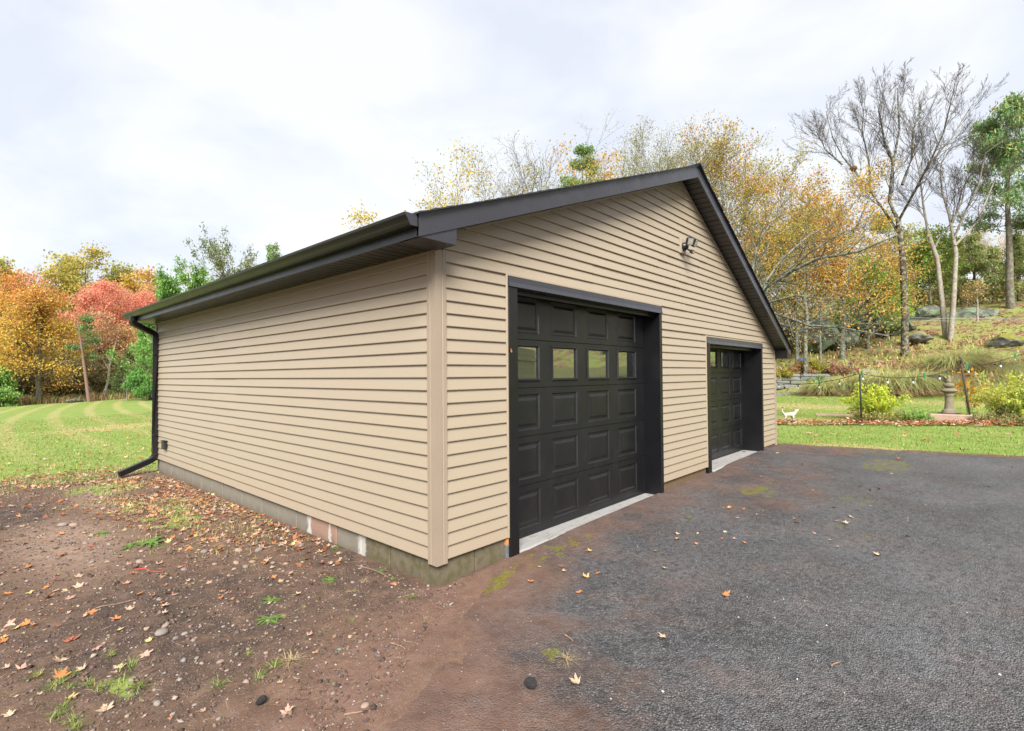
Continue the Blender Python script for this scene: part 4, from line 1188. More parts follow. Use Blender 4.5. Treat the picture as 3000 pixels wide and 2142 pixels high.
# weeds: each tuft is a thing of its own
def weed_mesh(seed, kind):
    r = np.random.default_rng(seed); vs = []; fs = []; cs = []
    nb = {'broad': 26, 'grass': 40, 'dry': 40}[kind]
    for i in range(nb):
        a = r.uniform(0, 2 * np.pi); L = r.uniform(.5, 1.0) * {'broad': 1, 'grass': 1, 'dry': 1.1}[kind]; w = {'broad': .075, 'grass': .022, 'dry': .016}[kind] * r.uniform(.7, 1.2)
        el = {'broad': r.uniform(.15, .55), 'grass': r.uniform(.4, 1.3), 'dry': r.uniform(.1, 1.1)}[kind]
        ox, oy = r.normal(0, .12, 2); d = np.array([np.cos(a), np.sin(a)]); nrm = np.array([-d[1], d[0]])
        base = len(vs); K = 4
        for j in range(K + 1):
            t = j / K; rr = L * (math.cos(el) * t + .15 * t * t); z = L * (math.sin(el) * t - (.35 if kind != 'dry' else .5) * t * t)
            ww = w * (math.sin(math.pi * min(.98, .12 + t * .88)) if kind == 'broad' else (1 - t * .9))
            if kind == 'broad' and j % 2: ww *= 1.7
            c = np.array([ox, oy]) + d * rr
            vs += [(c[0] - nrm[0] * ww, c[1] - nrm[1] * ww, max(.01, z) + .01), (c[0] + nrm[0] * ww, c[1] + nrm[1] * ww, max(.01, z) + .01)]
            g = {'broad': (.135, .215, .05), 'grass': (.155, .225, .05), 'dry': (.46, .36, .19)}[kind]
            if kind == 'grass' and i % 5 == 0: g = (.42, .36, .16)
            q = r.uniform(.8, 1.2); cs += [tuple(k_ * q for k_ in g)] * 2
        fs += [(base + 2 * j, base + 2 * j + 1, base + 2 * j + 3, base + 2 * j + 2) for j in range(K)]
    return arrays_mesh('weed', vs, fs, [M_GRASS], np.array(cs))
WM = {k: [weed_mesh(300 + q, k) for q in range(3)] for k in ('broad', 'grass', 'dry')}
WEEDS = [(-.95, .75, 'broad', .085, 'upper of two bright dandelion rosettes on the dark dirt'), (-1.08, .47, 'broad', .095, 'lower of two bright dandelion rosettes on the dark dirt'), (-.49, .74, 'broad', .085, 'ragged green rosette weed on the brown dirt nearer the wall'),
         (-.24, .01, 'grass', .075, 'small green weeds at the foot of the corner block'), (-1.22, -.16, 'dry', .12, 'dry straw coloured grass clump at the edge of the bare dirt'), (-1.30, -.14, 'grass', .10, 'green grass tuft touching the dry straw clump'),
         (-1.41, -.2, 'grass', .09, 'narrow green grass strip left of the dry clump'), (-1.58, -.1, 'grass', .09, 'green grass tuft at the bottom middle of the dirt'), (-1.35, .10, 'grass', .055, 'tiny upright grass tuft by the dark hollow'),
         (-1.18, 3.01, 'broad', .20, 'wide leafy green weed in the pebbly dirt'), (-1.34, 3.05, 'broad', .11, 'small leafy weed beside the wide leafy weed'), (-1.43, 3.81, 'broad', .11, 'low green weed on the pale bare track'),
         (-.38, -.34, 'dry', .05, 'tiny dry tuft on the reddish dirt before the corner'), (-.17, -1.36, 'dry', .10, 'reddish dry weed growing on the asphalt'), (-.16, -1.28, 'grass', .05, 'mossy green tuft beside the dry weed on the asphalt'),
         (-.10, .62, 'broad', .06, 'green sprig against the mossy foundation block'), (-.05, 1.45, 'broad', .055, 'grey green sprig against the pink foundation block'), (-.12, .42, 'broad', .04, 'seedling under the second foundation block'),
         (-.72, .02, 'grass', .05, 'scraggly small tuft left of the corner'), (7.75, .24, 'broad', .05, 'green weed inside the small door opening'), (5.3, -.95, 'broad', .05, 'green sprig in the asphalt before the small door'), (2.9, -.75, 'broad', .05, 'green sprig on the asphalt between the two doors'), (4.3, -1.15, 'grass', .06, 'small grass tuft on the asphalt by the tan leaves')]
for q in range(16):
    WEEDS.append((random.uniform(-2.3, -1.85), random.uniform(-.15, .75), 'grass', random.uniform(.06, .10), None))
for q in range(8):
    WEEDS.append((random.uniform(-1.5, -.3), random.uniform(.2, 2.4), 'dry', random.uniform(.04, .08), None))
for i, (a, b, k_, s, lab) in enumerate(WEEDS):
    o = link({'broad': 'weed', 'grass': 'grass_tuft', 'dry': 'dry_tuft'}[k_], WM[k_][i % 3], None, (a, b, float(surf(np.array([a]), np.array([b]))[0])), (0, 0, random.uniform(0, 6.28)), (s, s, s))
    if lab: tag(o, lab, 'weed')
    elif k_ == 'grass': tag(o, 'green grass tuft in the leaf strewn patch at the lower left', 'weed', 'grass tufts at the lower left')
    else: tag(o, 'small dry tuft among the pebbles left of the wall', 'weed', 'dry tufts among the pebbles')

# ================================================================== TREES
def unit(v): return v / (np.linalg.norm(v) + 1e-9)
def tubes_mesh(name, lines, mat, nmin=3):
    """lines: list of (pts (k,3), radii (k,)); all tubes joined into one mesh"""
    vs, fs, base = [], [], 0
    bylen = {}
    for p, r in lines:
        ns = 7 if r[0] > .09 else (5 if r[0] > .03 else nmin)
        bylen.setdefault((len(p), ns), []).append((p, r))
    for (k, ns), L in bylen.items():
        P = np.stack([a for a, b in L]); Rr = np.stack([b for a, b in L]); n = len(L)
        T = np.gradient(P, axis=1); T /= np.linalg.norm(T, axis=2, keepdims=True) + 1e-9
        ref = np.where(np.abs(T[:, :, 2:3]) > .9, np.array([1., 0, 0]), np.array([0, 0, 1.]))
        A = np.cross(T, ref); A /= np.linalg.norm(A, axis=2, keepdims=True) + 1e-9
        B = np.cross(T, A)
        th = 2 * np.pi * np.arange(ns) / ns
        ring = P[:, :, None] + Rr[:, :, None, None] * (A[:, :, None] * np.cos(th)[None, None, :, None] + B[:, :, None] * np.sin(th)[None, None, :, None])
        vs.append(ring.reshape(-1, 3))
        i = np.arange(k - 1)[:, None] * ns; j = np.arange(ns)[None]
        q = np.stack([i + j, i + (j + 1) % ns, i + ns + (j + 1) % ns, i + ns + j], -1).reshape(-1, 4)
        fs.append((q[None] + (np.arange(n) * k * ns)[:, None, None]).reshape(-1, 4) + base)
        base += n * k * ns
    return arrays_mesh(name, np.concatenate(vs), np.concatenate(fs), [mat], smooth=True)

class Grow:
    """a branching skeleton; lines per level, and the twig points that carry leaves"""
    def __init__(s, seed, levels, wander=.18, up=.06, ratio=.62, kids=(6, 5, 4), spread=(.7, .8, .9), thin=.55, start=.35, gnarl=0, droop=0, minr=.006):
        s.r = np.random.default_rng(seed); s.levels = levels; s.wander = wander; s.up = up; s.ratio = ratio; s.kids = kids; s.spread = spread
        s.thin = thin; s.start = start; s.lines = [[] for _ in range(levels + 2)]; s.tips = []; s.gnarl = gnarl; s.droop = droop; s.minr = minr
    def limb(s, pts, radii, lev, children=True, nk=None, kl=None):
        pts = np.asarray(pts, float); radii = np.asarray(radii, float)
        s.lines[lev].append((pts, radii))
        if lev >= s.levels:
            for i in range(1, len(pts)): s.tips.append(pts[i])
            return
        if not children: return
        seg = np.linalg.norm(np.diff(pts, axis=0), axis=1); L = seg.sum(); cum = np.concatenate([[0], np.cumsum(seg)]) / L
        n = nk if nk is not None else s.kids[min(lev, len(s.kids) - 1)]
        n = max(1, int(round(n * s.r.uniform(.8, 1.25))))
        for q in range(n):
            t = s.start + (1 - s.start) * (q + s.r.uniform(.1, .9)) / n if lev == 0 else .15 + .85 * (q + s.r.uniform(0, 1)) / n
            t = min(t, .985); i = min(np.searchsorted(cum, t) - 1, len(pts) - 2); i = max(i, 0)
            f = (t - cum[i]) / (cum[i + 1] - cum[i] + 1e-9); p = pts[i] + (pts[i + 1] - pts[i]) * f
            d = unit(pts[i + 1] - pts[i]); r0 = (radii[i] + (radii[i + 1] - radii[i]) * f) * s.thin
            x = unit(np.cross(d, s.r.normal(0, 1, 3)))
            sp = s.spread[min(lev, len(s.spread) - 1)] * s.r.uniform(.7, 1.25)
            nd = unit(d * math.cos(sp) + x * math.sin(sp))
            ll = (kl if kl is not None else L * s.ratio) * s.r.uniform(.65, 1.15) * (1.15 - .55 * t)
            s.shoot(p, nd, ll, max(r0, s.minr), lev + 1)
    def shoot(s, p, d, L, r, lev, nseg=None):
        k = nseg or (6 if lev <= 1 else (4 if lev == 2 else (4 if s.levels > 3 else 3)))
        pts = [p]; st = L / (k - 1)
        for i in range(k - 1):
            d = unit(d + s.r.normal(0, s.wander * (1 + s.gnarl), 3) + np.array([0, 0, s.up - s.droop * (i / k)]))
            pts.append(pts[-1] + d * st)
        rad = np.linspace(r, max(r * .35, s.minr * .6), k)
        s.limb(pts, rad, lev)

def mat_bark(name, a, b, lichen=None, scale=6):
    t = NT(name); v = t.coord('Object')
    n = t.noise(t.mapping(v, (1, 1, .22)), scale * 4, 5, .65); m = t.noise(v, scale * .5, 4)
    c = t.mix(t.ramp(n, [(.3, 0), (.7, 1)]), a, b)
    if lichen: c = t.mix(t.ramp(t.noise(v, scale * .9, 5, .6), [(.47, 0), (.58, .85)]), c, lichen)
    return t.pbr(c, .92, 0, t.bump(n, .6, .03), .15)
M_BARK = mat_bark('grey_brown_bark', (.085, .068, .052), (.17, .14, .11), (.20, .21, .155))
M_BARKP = mat_bark('pale_grey_bark', (.19, .16, .13), (.30, .26, .22), (.32, .31, .25))
M_BARKD = mat_bark('dark_bark', (.045, .036, .030), (.09, .075, .06), (.22, .23, .17))
M_BARKL = mat_bark('lichen_grey_bark', (.075, .07, .056), (.14, .135, .11), (.23, .25, .19), 9)
M_BARKR = mat_bark('reddish_bark', (.14, .085, .065), (.23, .15, .12), None)
M_TWIG = mat_bark('twig_bark', (.06, .05, .043), (.105, .09, .078), None)
M_LEAF = foliage('autumn_leaves', .55, .65)
M_NEED = foliage('evergreen_needles', .35, .7)

LQ = np.array([(-.5, 0, 0), (0, -.36, .06), (.5, 0, -.04), (0, .36, .08)]); LQF = np.array([(0, 1, 2, 3)])
def crown_mesh(name, tips, per, size, spread, colf, mat, seed, flat=.5, tilt=.9, aniso=1.0):
    """leaf-sized blades clustered round the twig points"""
    r = np.random.default_rng(seed); T = np.asarray(tips); n = len(T) * per
    c = np.repeat(T, per, 0) + r.normal(0, 1, (n, 3)) * np.array([spread, spread, spread * flat])
    clump = np.repeat(r.uniform(0, 1, len(T)), per)
    a = r.uniform(0, 2 * np.pi, n)
    nrm = r.normal(0, 1, (n, 3)) * np.array([tilt, tilt, .5]) + np.array([0, 0, .7]); nrm /= np.linalg.norm(nrm, axis=1, keepdims=True)
    u = np.cross(nrm, np.stack([np.cos(a), np.sin(a), np.zeros(n)], -1)); u /= np.linalg.norm(u, axis=1, keepdims=True) + 1e-9
    w = np.cross(nrm, u)
    s = size * r.uniform(.6, 1.3, n)
    V = c[:, None] + s[:, None, None] * (LQ[None, :, :1] * aniso * u[:, None] + LQ[None, :, 1:2] * w[:, None] + LQ[None, :, 2:] * nrm[:, None])
    F = LQF[None] + (np.arange(n) * 4)[:, None, None]
    col = colf(c, clump, r)
    return arrays_mesh(name, V.reshape(-1, 3), F.reshape(-1, 4), [mat], np.repeat(col, 4, 0))
def colours(pal, w=None, var=.16):
    """leaf colours of a species: clumps keep together, single leaves vary"""
    P = np.array(pal)
    def f(c, clump, r):
        n = len(c); ww = np.ones(len(P)) / len(P) if w is None else np.array(w) / sum(w); cw = np.cumsum(ww)
        k = np.searchsorted(cw, np.clip(clump * .999, 0, .999)); k2 = np.searchsorted(cw, r.uniform(0, .999, n))
        k = np.where(r.uniform(0, 1, n) < .3, k2, k)
        return np.clip(P[np.minimum(k, len(P) - 1)] * (1 + r.normal(0, var, (n, 1))) * (1 + r.normal(0, .05, (n, 3))), .004, .85)
    return f
def graded(lo, hi, z0, z1, var=.15):
    """lower leaves one colour set, the top of the crown another"""
    fl, fh = colours(lo, None, var), colours(hi, None, var)
    def f(c, clump, r):
        t = np.clip((c[:, 2] - z0) / (z1 - z0), 0, 1) + (clump - .5) * .5
        pick = r.uniform(0, 1, len(c)) < t
        return np.where(pick[:, None], fh(c, clump, r), fl(c, clump, r))
    return f
OR = [(.58, .27, .055), (.64, .36, .075), (.60, .33, .09)]
YE = [(.60, .46, .09), (.52, .44, .10), (.66, .48, .10)]
RD = [(.72, .29, .21), (.68, .24, .18), (.74, .36, .22)]
SA = [(.62, .36, .19), (.58, .39, .20), (.54, .32, .19)]
OL = [(.36, .35, .085), (.43, .40, .11), (.29, .29, .075)]
GR = [(.24, .42, .07), (.32, .50, .09), (.20, .33, .07)]
EV = [(.11, .22, .06), (.15, .27, .085), (.10, .18, .06), (.18, .28, .10)]

def finish(name, base, G_, bark, crown=None, label=None, group=None, split=2, cat='tree', twig=None):
    """one tree: Empty > trunk (stem and big limbs), branches, crown"""
    t = empty(name, base, 0, label, cat, group)
    B = np.array(base)
    def rel(ls): return [(p - B, r) for p, r in ls]
    big = [l for lv in G_.lines[:split] for l in lv]; small = [l for lv in G_.lines[split:] for l in lv]
    link('trunk', tubes_mesh('trunk', rel(big), bark), t)
    if small: link('branches', tubes_mesh('branches', rel(small), twig or M_TWIG), t)
    if crown: 
        T = np.asarray(G_.tips) - B
        link('crown', crown_mesh('crown', T, **crown), t)
    return t
def trunk_pts(base, h, lean=(0, 0), k=8, wob=.03, seed=0):
    r = np.random.default_rng(seed); b = np.array(base); pts = []
    for i in range(k):
        t = i / (k - 1)
        pts.append(b + np.array([lean[0] * t + r.normal(0, wob * h * .3) * (t > 0), lean[1] * t + r.normal(0, wob * h * .3) * (t > 0), h * t]))
    return np.array(pts)
def base_at(px, dist, sink=.15):
    x, y = spot(px, dist); return (x, y, Hs(x, y) - sink)
def at_h(px, dist, py):
    """height above datum of a thing whose top shows at row py of the photo, at that distance"""
    D = dist * math.cos(math.atan((px - 1500) / 1509.1)); hor = 1100 - (px - 1500) * .0083
    return EYE[2] + (hor - py) * D / 1509.1

def maple_tree(name, px, dist, top, seed, pal, label, group=None, r0=.2, leaf=.17, per=7, wide=.55, clear=.25, kids=(13, 6, 5), bark=None, lean=(0, 0), spread=.33, levels=3, upn=.07, spr=(.95, .8, .8)):
    b = base_at(px, dist); h = at_h(px, dist, top) - b[2]
    g = Grow(seed, levels, wander=.16, up=upn, kids=kids, spread=spr, start=clear, thin=.5)
    tp = trunk_pts(b, h * (.93 if upn < .1 else .74), lean, 9, .022, seed)
    g.limb(tp, np.linspace(r0, r0 * .18, 9) * np.array([1.25] + [1] * 8), 0, True, None, h * wide)
    return finish(name, b, g, bark or M_BARK, dict(per=per, size=leaf, spread=spread, colf=pal(b[2], h) if callable(pal) and pal.__name__ == '<lambda>' else pal, mat=M_LEAF, seed=seed + 1), label, group)

def conifer(name, px, dist, top, seed, label, group=None, r0=.16, reach=.28, whorls=16, per=5, clear=.1, needle=.22, upturn=.25, gaps=.15, pal=None, shape=1.0, bark=None, ntw=7, droop=0.0):
    b = base_at(px, dist); h = at_h(px, dist, top) - b[2]; r = np.random.default_rng(seed)
    g = Grow(seed, 2)
    tp = trunk_pts(b, h, (0, 0), 9, .008, seed); g.lines[0].append((tp, np.linspace(r0, .02, 9)))
    tips = []
    for w in range(whorls):
        t = clear + (1 - clear) * (w + r.uniform(.2, .8)) / whorls
        if t > .985: continue
        p0 = np.array([np.interp(t, np.linspace(0, 1, 9), tp[:, i]) for i in range(3)])
        for q in range(r.integers(4, 7)):
            if r.uniform() < gaps: continue
            a = r.uniform(0, 2 * np.pi); L = h * reach * ((1 - t) ** shape * .95 + .05) * r.uniform(.6, 1.15)
            d = np.array([math.cos(a), math.sin(a), r.uniform(-.2, .5)]); pts = [p0]; k = 5
            for i in range(k - 1):
                d = unit(d + np.array([0, 0, upturn * (i / k) - droop]) + r.normal(0, .07, 3)); pts.append(pts[-1] + d * L / (k - 1))
            pts = np.array(pts); g.lines[1].append((pts, np.linspace(max(.012, r0 * .22 * (1 - t)), .008, k)))
            for j in range(ntw):
                f = r.uniform(.25, 1.0); i = min(int(f * (k - 1)), k - 2); ff = f * (k - 1) - i; pp = pts[i] + (pts[i + 1] - pts[i]) * ff
                side = np.cross(unit(pts[i + 1] - pts[i]), [0, 0, 1]) * r.choice([-1, 1]); dd = unit(unit(pts[i + 1] - pts[i]) * .8 + side * r.uniform(.3, 1) + np.array([0, 0, upturn * .6]))
                l2 = L * .30 * (1.2 - f) + .1; q2 = np.array([pp, pp + dd * l2 * .5, pp + dd * l2]); g.lines[2].append((q2, np.array([.008, .006, .004])))
                tips += [q2[1], q2[2], (q2[1] + q2[2]) / 2]
            tips += [pts[-1], pts[-2]]
    g.tips = tips + [tp[-1], tp[-1] - np.array([0, 0, .15])]
    return finish(name, b, g, bark or M_BARKD, dict(per=int(per * 2.2), size=needle * .36, spread=needle * .75, colf=colours(pal or EV), mat=M_NEED, seed=seed + 1, flat=.75, aniso=2.6), label, group)

lam = lambda lo, hi, a, b: (lambda z, h: graded(lo, hi, a * h, b * h))
# ---------------------------------------------------------------- wood along the far edge of the left lawn
maple_tree('maple_tree', 112, 58, 862, 11, lam(YE + YE + OR, RD + OR + OR, .62, 1.1), 'large orange maple with red top standing alone at the lawn edge', r0=.24, leaf=.165, per=13, wide=.44, clear=.16, kids=(26, 7, 5), spread=.42)
maple_tree('maple_tree', -30, 62, 868, 12, lam(YE, OR, .4, .9), 'orange maple cut by the left picture edge beside the red-topped maple', r0=.20, leaf=.18, per=11, wide=.42, kids=(16, 6, 5), spread=.45)
maple_tree('maple_tree', 275, 74, 858, 13, lam(SA + OR, RD, .45, .75), 'red maple just right of the large orange maple', r0=.2, leaf=.20, per=11, wide=.34, clear=.35, kids=(15, 6, 5), spread=.45)
maple_tree('maple_tree', 345, 80, 862, 14, lam(SA, RD, .45, .7), 'pinkish red maple behind the thin leaning pine', r0=.2, leaf=.20, per=11, wide=.32, clear=.35, kids=(15, 6, 5), spread=.45)
maple_tree('maple_tree', 412, 76, 885, 15, lam(SA, RD, .5, .75), 'red maple partly hidden by the far end of the gutter', r0=.2, leaf=.20, per=11, wide=.30, clear=.35, kids=(14, 6, 5), spread=.45)
maple_tree('maple_tree', 300, 60, 955, 16, colours(SA + [(.55, .33, .17)]), 'salmon leaved small tree with pale leaning trunk at the wood edge', r0=.13, leaf=.2, per=4, wide=.5, clear=.4, kids=(9, 6, 5), bark=M_BARKP, lean=(1.2, .3), spread=.35)
maple_tree('maple_tree', 365, 62, 985, 17, colours(SA + YE[:1]), 'thin salmon leaved tree with two pale stems near the downspout', r0=.11, leaf=.2, per=4, wide=.42, clear=.45, kids=(8, 5, 5), bark=M_BARKP, spread=.35)
maple_tree('tall_tree', 245, 96, 748, 18, colours(YE + OL), 'tallest yellow tree rising above the red maples', r0=.28, leaf=.34, per=5, wide=.30, clear=.3, kids=(17, 6, 5), spread=.55)
maple_tree('tall_tree', 325, 100, 800, 19, colours(OL + [(.34, .34, .08)]), 'olive green tree behind the pinkish red maple', r0=.25, leaf=.36, per=7, wide=.30, clear=.3, kids=(15, 6, 5), spread=.6)
maple_tree('tall_tree', 395, 98, 808, 20, colours(YE + OR), 'yellow orange tree above the red maple near the gutter end', r0=.25, leaf=.36, per=6, wide=.30, clear=.3, kids=(15, 6, 5), spread=.6)
maple_tree('tall_tree', 455, 92, 868, 21, colours(OR + SA), 'orange tree showing just over the gutter end', r0=.2, leaf=.34, per=6, wide=.35, clear=.3, kids=(13, 6, 5), spread=.55)
maple_tree('tall_tree', 185, 95, 800, 22, colours(YE + OL), 'yellow olive tree between the orange maple and the tallest tree', r0=.2, leaf=.34, per=6, wide=.32, clear=.3, kids=(14, 6, 5), spread=.55)
maple_tree('bare_tree', 30, 90, 755, 23, colours([(.28, .12, .09), (.33, .17, .10)]), 'thin reddish half bare tree above the left maple', r0=.18, leaf=.22, per=2, wide=.26, clear=.3, kids=(12, 7, 6), spread=.4, upn=.2)
maple_tree('bare_tree', 105, 92, 742, 24, colours([(.25, .2, .16)]), 'thin grey bare treetop above the orange maple', r0=.15, leaf=.14, per=1, wide=.22, clear=.3, kids=(12, 7, 6), spread=.3, upn=.25)
# a thin pine with reddish leaning stem
b = base_at(262, 56); topz = at_h(235, 56, 945); g = Grow(31, 3, kids=(9, 5, 4), start=.55, spread=(1.2, .8, .8), up=.02)
q = np.array(spot(228, 56)); tp = np.array([(b[0], b[1], b[2]), (b[0] + (q[0] - b[0]) * .35, b[1] + (q[1] - b[1]) * .35, b[2] + .35 * (topz - b[2])), (b[0] + (q[0] - b[0]) * .7, b[1] + (q[1] - b[1]) * .7, b[2] + .7 * (topz - b[2])), (q[0], q[1], topz)])
g.limb(tp, [.15, .12, .09, .04], 0, True, 7, 1.6)
finish('pine_tree', b, g, M_BARKR, dict(per=7, size=.13, spread=.22, colf=colours(EV), mat=M_NEED, seed=32, flat=.4), 'thin leaning pine with bare reddish stem at the lawn edge', split=5)
conifer('spruce_tree', 438, 52, 935, 33, 'bright green evergreen directly left of the downspout', r0=.12, reach=.36, whorls=17, per=6, clear=.02, needle=.24, pal=[(.13, .30, .06), (.17, .34, .08), (.11, .23, .06)])
conifer('spruce_tree', 372, 54, 1030, 34, 'small half dead spruce with grey lower branches at the lawn edge', r0=.08, reach=.4, whorls=11, per=2, clear=.06, needle=.2, gaps=.3, pal=[(.12, .16, .05), (.09, .12, .04)], bark=M_BARKP)
conifer('spruce_tree', 0, 56, 1085, 35, 'low green evergreen at the left picture edge', r0=.08, reach=.5, whorls=8, per=5, clear=.02, needle=.26, pal=[(.20, .36, .09), (.26, .40, .11)])
# deeper rows of the wood, sharing the shapes above
src = [o for o in bpy.data.objects if o.name.startswith(('maple_tree', 'tall_tree')) and o.parent is None]
r_ = random.Random(5)
def wood(px, dist, k, label, group, sc=1.0, src_=None):
    s_ = (src_ or src)[k % len(src_ or src)]
    c = copy_tree(s_); x, y = spot(px, dist); c.location = (x, y, Hs(x, y) - .2); f = sc * r_.uniform(.9, 1.15); c.scale = (f, f, f * r_.uniform(.9, 1.05)); c.rotation_euler[2] = r_.uniform(0, 6.28)
    c['label'] = label; c['group'] = group; return c
for i in range(13):
    px = -40 + 42 * i; d = 112 + 10 * ((i * 7) % 3)
    wood(px, d, (8, 9, 7, 10, 3, 11)[i % 6], 'far autumn tree deep in the wood behind the left lawn', 'far trees of the left wood', 1.0)
us = []    # dark understory at the foot of the wood
n = 30000; px_ = rng.uniform(-120, 520, n); dd = rng.uniform(64, 92, n)
bb = YAW + np.arctan((px_ - 1500) / 1509.1); x = EYE[0] + dd * np.sin(bb); y = EYE[1] + dd * np.cos(bb)
hh = (vnoise(px_, dd, .05, 91) * 3.0 + (dd - 62) * .30) * rng.uniform(0, 1, n) ** .7
col = palette([(.17, .13, .05), (.12, .14, .05), (.22, .17, .06), (.25, .15, .08), (.09, .09, .045)], n, .2)
pos = np.stack([x, y, H(x, y) + hh], -1); sz = rng.uniform(.2, .5, n)
scatter('undergrowth', LQ, LQF, pos, rand_frames(n, 1.0), sz, col, M_LEAF)
n = 5000; px_ = rng.uniform(-120, 520, n); dd = rng.uniform(57, 64, n)
bb = YAW + np.arctan((px_ - 1500) / 1509.1); x = EYE[0] + dd * np.sin(bb); y = EYE[1] + dd * np.cos(bb)
blades('rough_grass', x, y, rng.uniform(.2, .8, n) * (.4 + vnoise(px_, dd, .06, 93)), rng.uniform(.02, .05, n), palette([(.30, .26, .09), (.20, .22, .06), (.22, .12, .07), (.26, .17, .09)], n, .2), .4)
x, y = spot(222, 57); m = pebble(91, 2, .45); m.materials.append(M_BARKD)
tag(link('log', m, None, (x, y, Hs(x, y) + .15), (0, 0, .6), (.75, .35, .42)), 'dark lump lying at the lawn edge between orange maple and thin pine', 'log')

# ---------------------------------------------------------------- evergreens and twiggy trees behind the garage roof
def cedar(px, dist, top, seed, label, reach, pal, per=6, lean=0, r0=.14, dead=False):
    b = base_at(px, dist); h = at_h(px, dist, top) - b[2]; r = np.random.default_rng(seed)
    g = Grow(seed, 3, wander=.2, up=.16, kids=(22, 6, 3), spread=(.85, .6, .6), start=.1, thin=.35, ratio=.42)
    for q in range(2 if not dead else 2):
        tp = trunk_pts(b, h * (.84 - .06 * q), ((q - .4) * .7, (q - .4) * .3), 9, .012, seed + q)
        g.limb(tp, np.linspace(r0, .02, 9), 0, True, 22, h * reach)
    return finish('red_cedar', b, g, M_BARKR, dict(per=per * 3, size=.07, spread=.085, colf=colours(pal), mat=M_NEED, seed=seed + 2, aniso=2.0, flat=1.2), label)
cedar(668, 30, 672, 41, 'ragged twin-topped red cedar behind the garage roof', .33, [(.15, .20, .08), (.19, .23, .09), (.23, .24, .09)], 2)
cedar(545, 31, 812, 42, 'bright green cedar boughs left of the twin-topped cedar', .42, [(.14, .29, .06), (.19, .33, .08)], 5)
cedar(610, 28, 800, 43, 'bushy green cedar in front of the twin-topped cedar', .36, [(.16, .31, .07), (.20, .34, .08), (.24, .32, .09)], 5)
cedar(815, 30, 700, 44, 'green cedar tip showing over the middle of the gutter', .26, [(.15, .25, .08), (.22, .29, .09)], 4)
def twiggy(name, px, dist, top, seed, pal, label, per=2, leaf=.1, wide=.3, kids=(16, 7, 6), r0=.13, upn=.12, clear=.3, bark=None, spr=(.85, .65, .7), lev=3, spread=.16):
    return maple_tree(name, px, dist, top, seed, colours(pal), label, None, r0, leaf, per, wide, clear, kids, bark or M_BARKL, (0, 0), spread, lev, upn, spr)
YO = [(.42, .36, .07), (.36, .33, .08), (.46, .32, .06)]
twiggy('fruit_tree', 1545, 24, 355, 51, YO, 'upright twiggy tree with few yellow leaves over the rake', 1, .055, .34, (18, 7, 6), spread=.1)
twiggy('fruit_tree', 1420, 27, 440, 52, YO + OL, 'low spreading yellow leaved tree over the left half of the rake', 6, .08, .4, (16, 7, 5))
twiggy('fruit_tree', 1640, 26, 430, 53, YO + OL, 'yellow leaved bush-like tree in front of the roof pine', 7, .08, .36, (15, 7, 5))
maple_tree('maple_tree', 1350, 30, 560, 58, colours(YE), 'yellow foliage just above the left end of the rake', None, .12, .13, 6, .4, .3, (12, 6, 5))
maple_tree('maple_tree', 1062, 30, 640, 59, colours(YE), 'yellow treetop just above the gutter near its front end', None, .12, .13, 6, .25, .3, (12, 6, 5))
conifer('pine_tree', 1712, 44, 438, 54, 'white pine top showing above the middle of the roof', r0=.2, reach=.25, whorls=17, per=5, clear=.3, needle=.30, shape=.55, gaps=.2, pal=[(.16, .28, .09), (.22, .34, .12), (.17, .25, .09)], upturn=.5)
maple_tree('maple_tree', 1735, 33, 480, 60, colours(OR + YE), 'orange yellow treetop below the roof pine', None, .12, .14, 6, .3, .3, (12, 6, 5))
twiggy('fruit_tree', 1960, 25, 320, 55, OL + [(.34, .30, .08)], 'olive leaved twiggy tree behind the roof peak', 7, .062, .40, (22, 8, 6), spread=.16)
twiggy('fruit_tree', 1870, 29, 350, 56, OL, 'smaller olive twiggy tree left of the roof peak', 6, .062, .42, (18, 8, 6), spread=.16)
twiggy('tall_tree', 2125, 27, 335, 57, YO + OR[:2], 'yellow orange tree rising right of the roof peak', 7, .09, .34, (22, 7, 6), spread=.2)
twiggy('tall_tree', 2250, 30, 445, 61, OL + YO, 'green gold tree right of the peak beyond the eave', 7, .10, .36, (18, 7, 6), spread=.22)
twiggy('tall_tree', 2360, 33, 420, 62, OR + OL[:1] + [(.36, .26, .14)], 'thin rust leaved tree left of the tall bare tree', 5, .10, .32, (18, 7, 6), spread=.2)

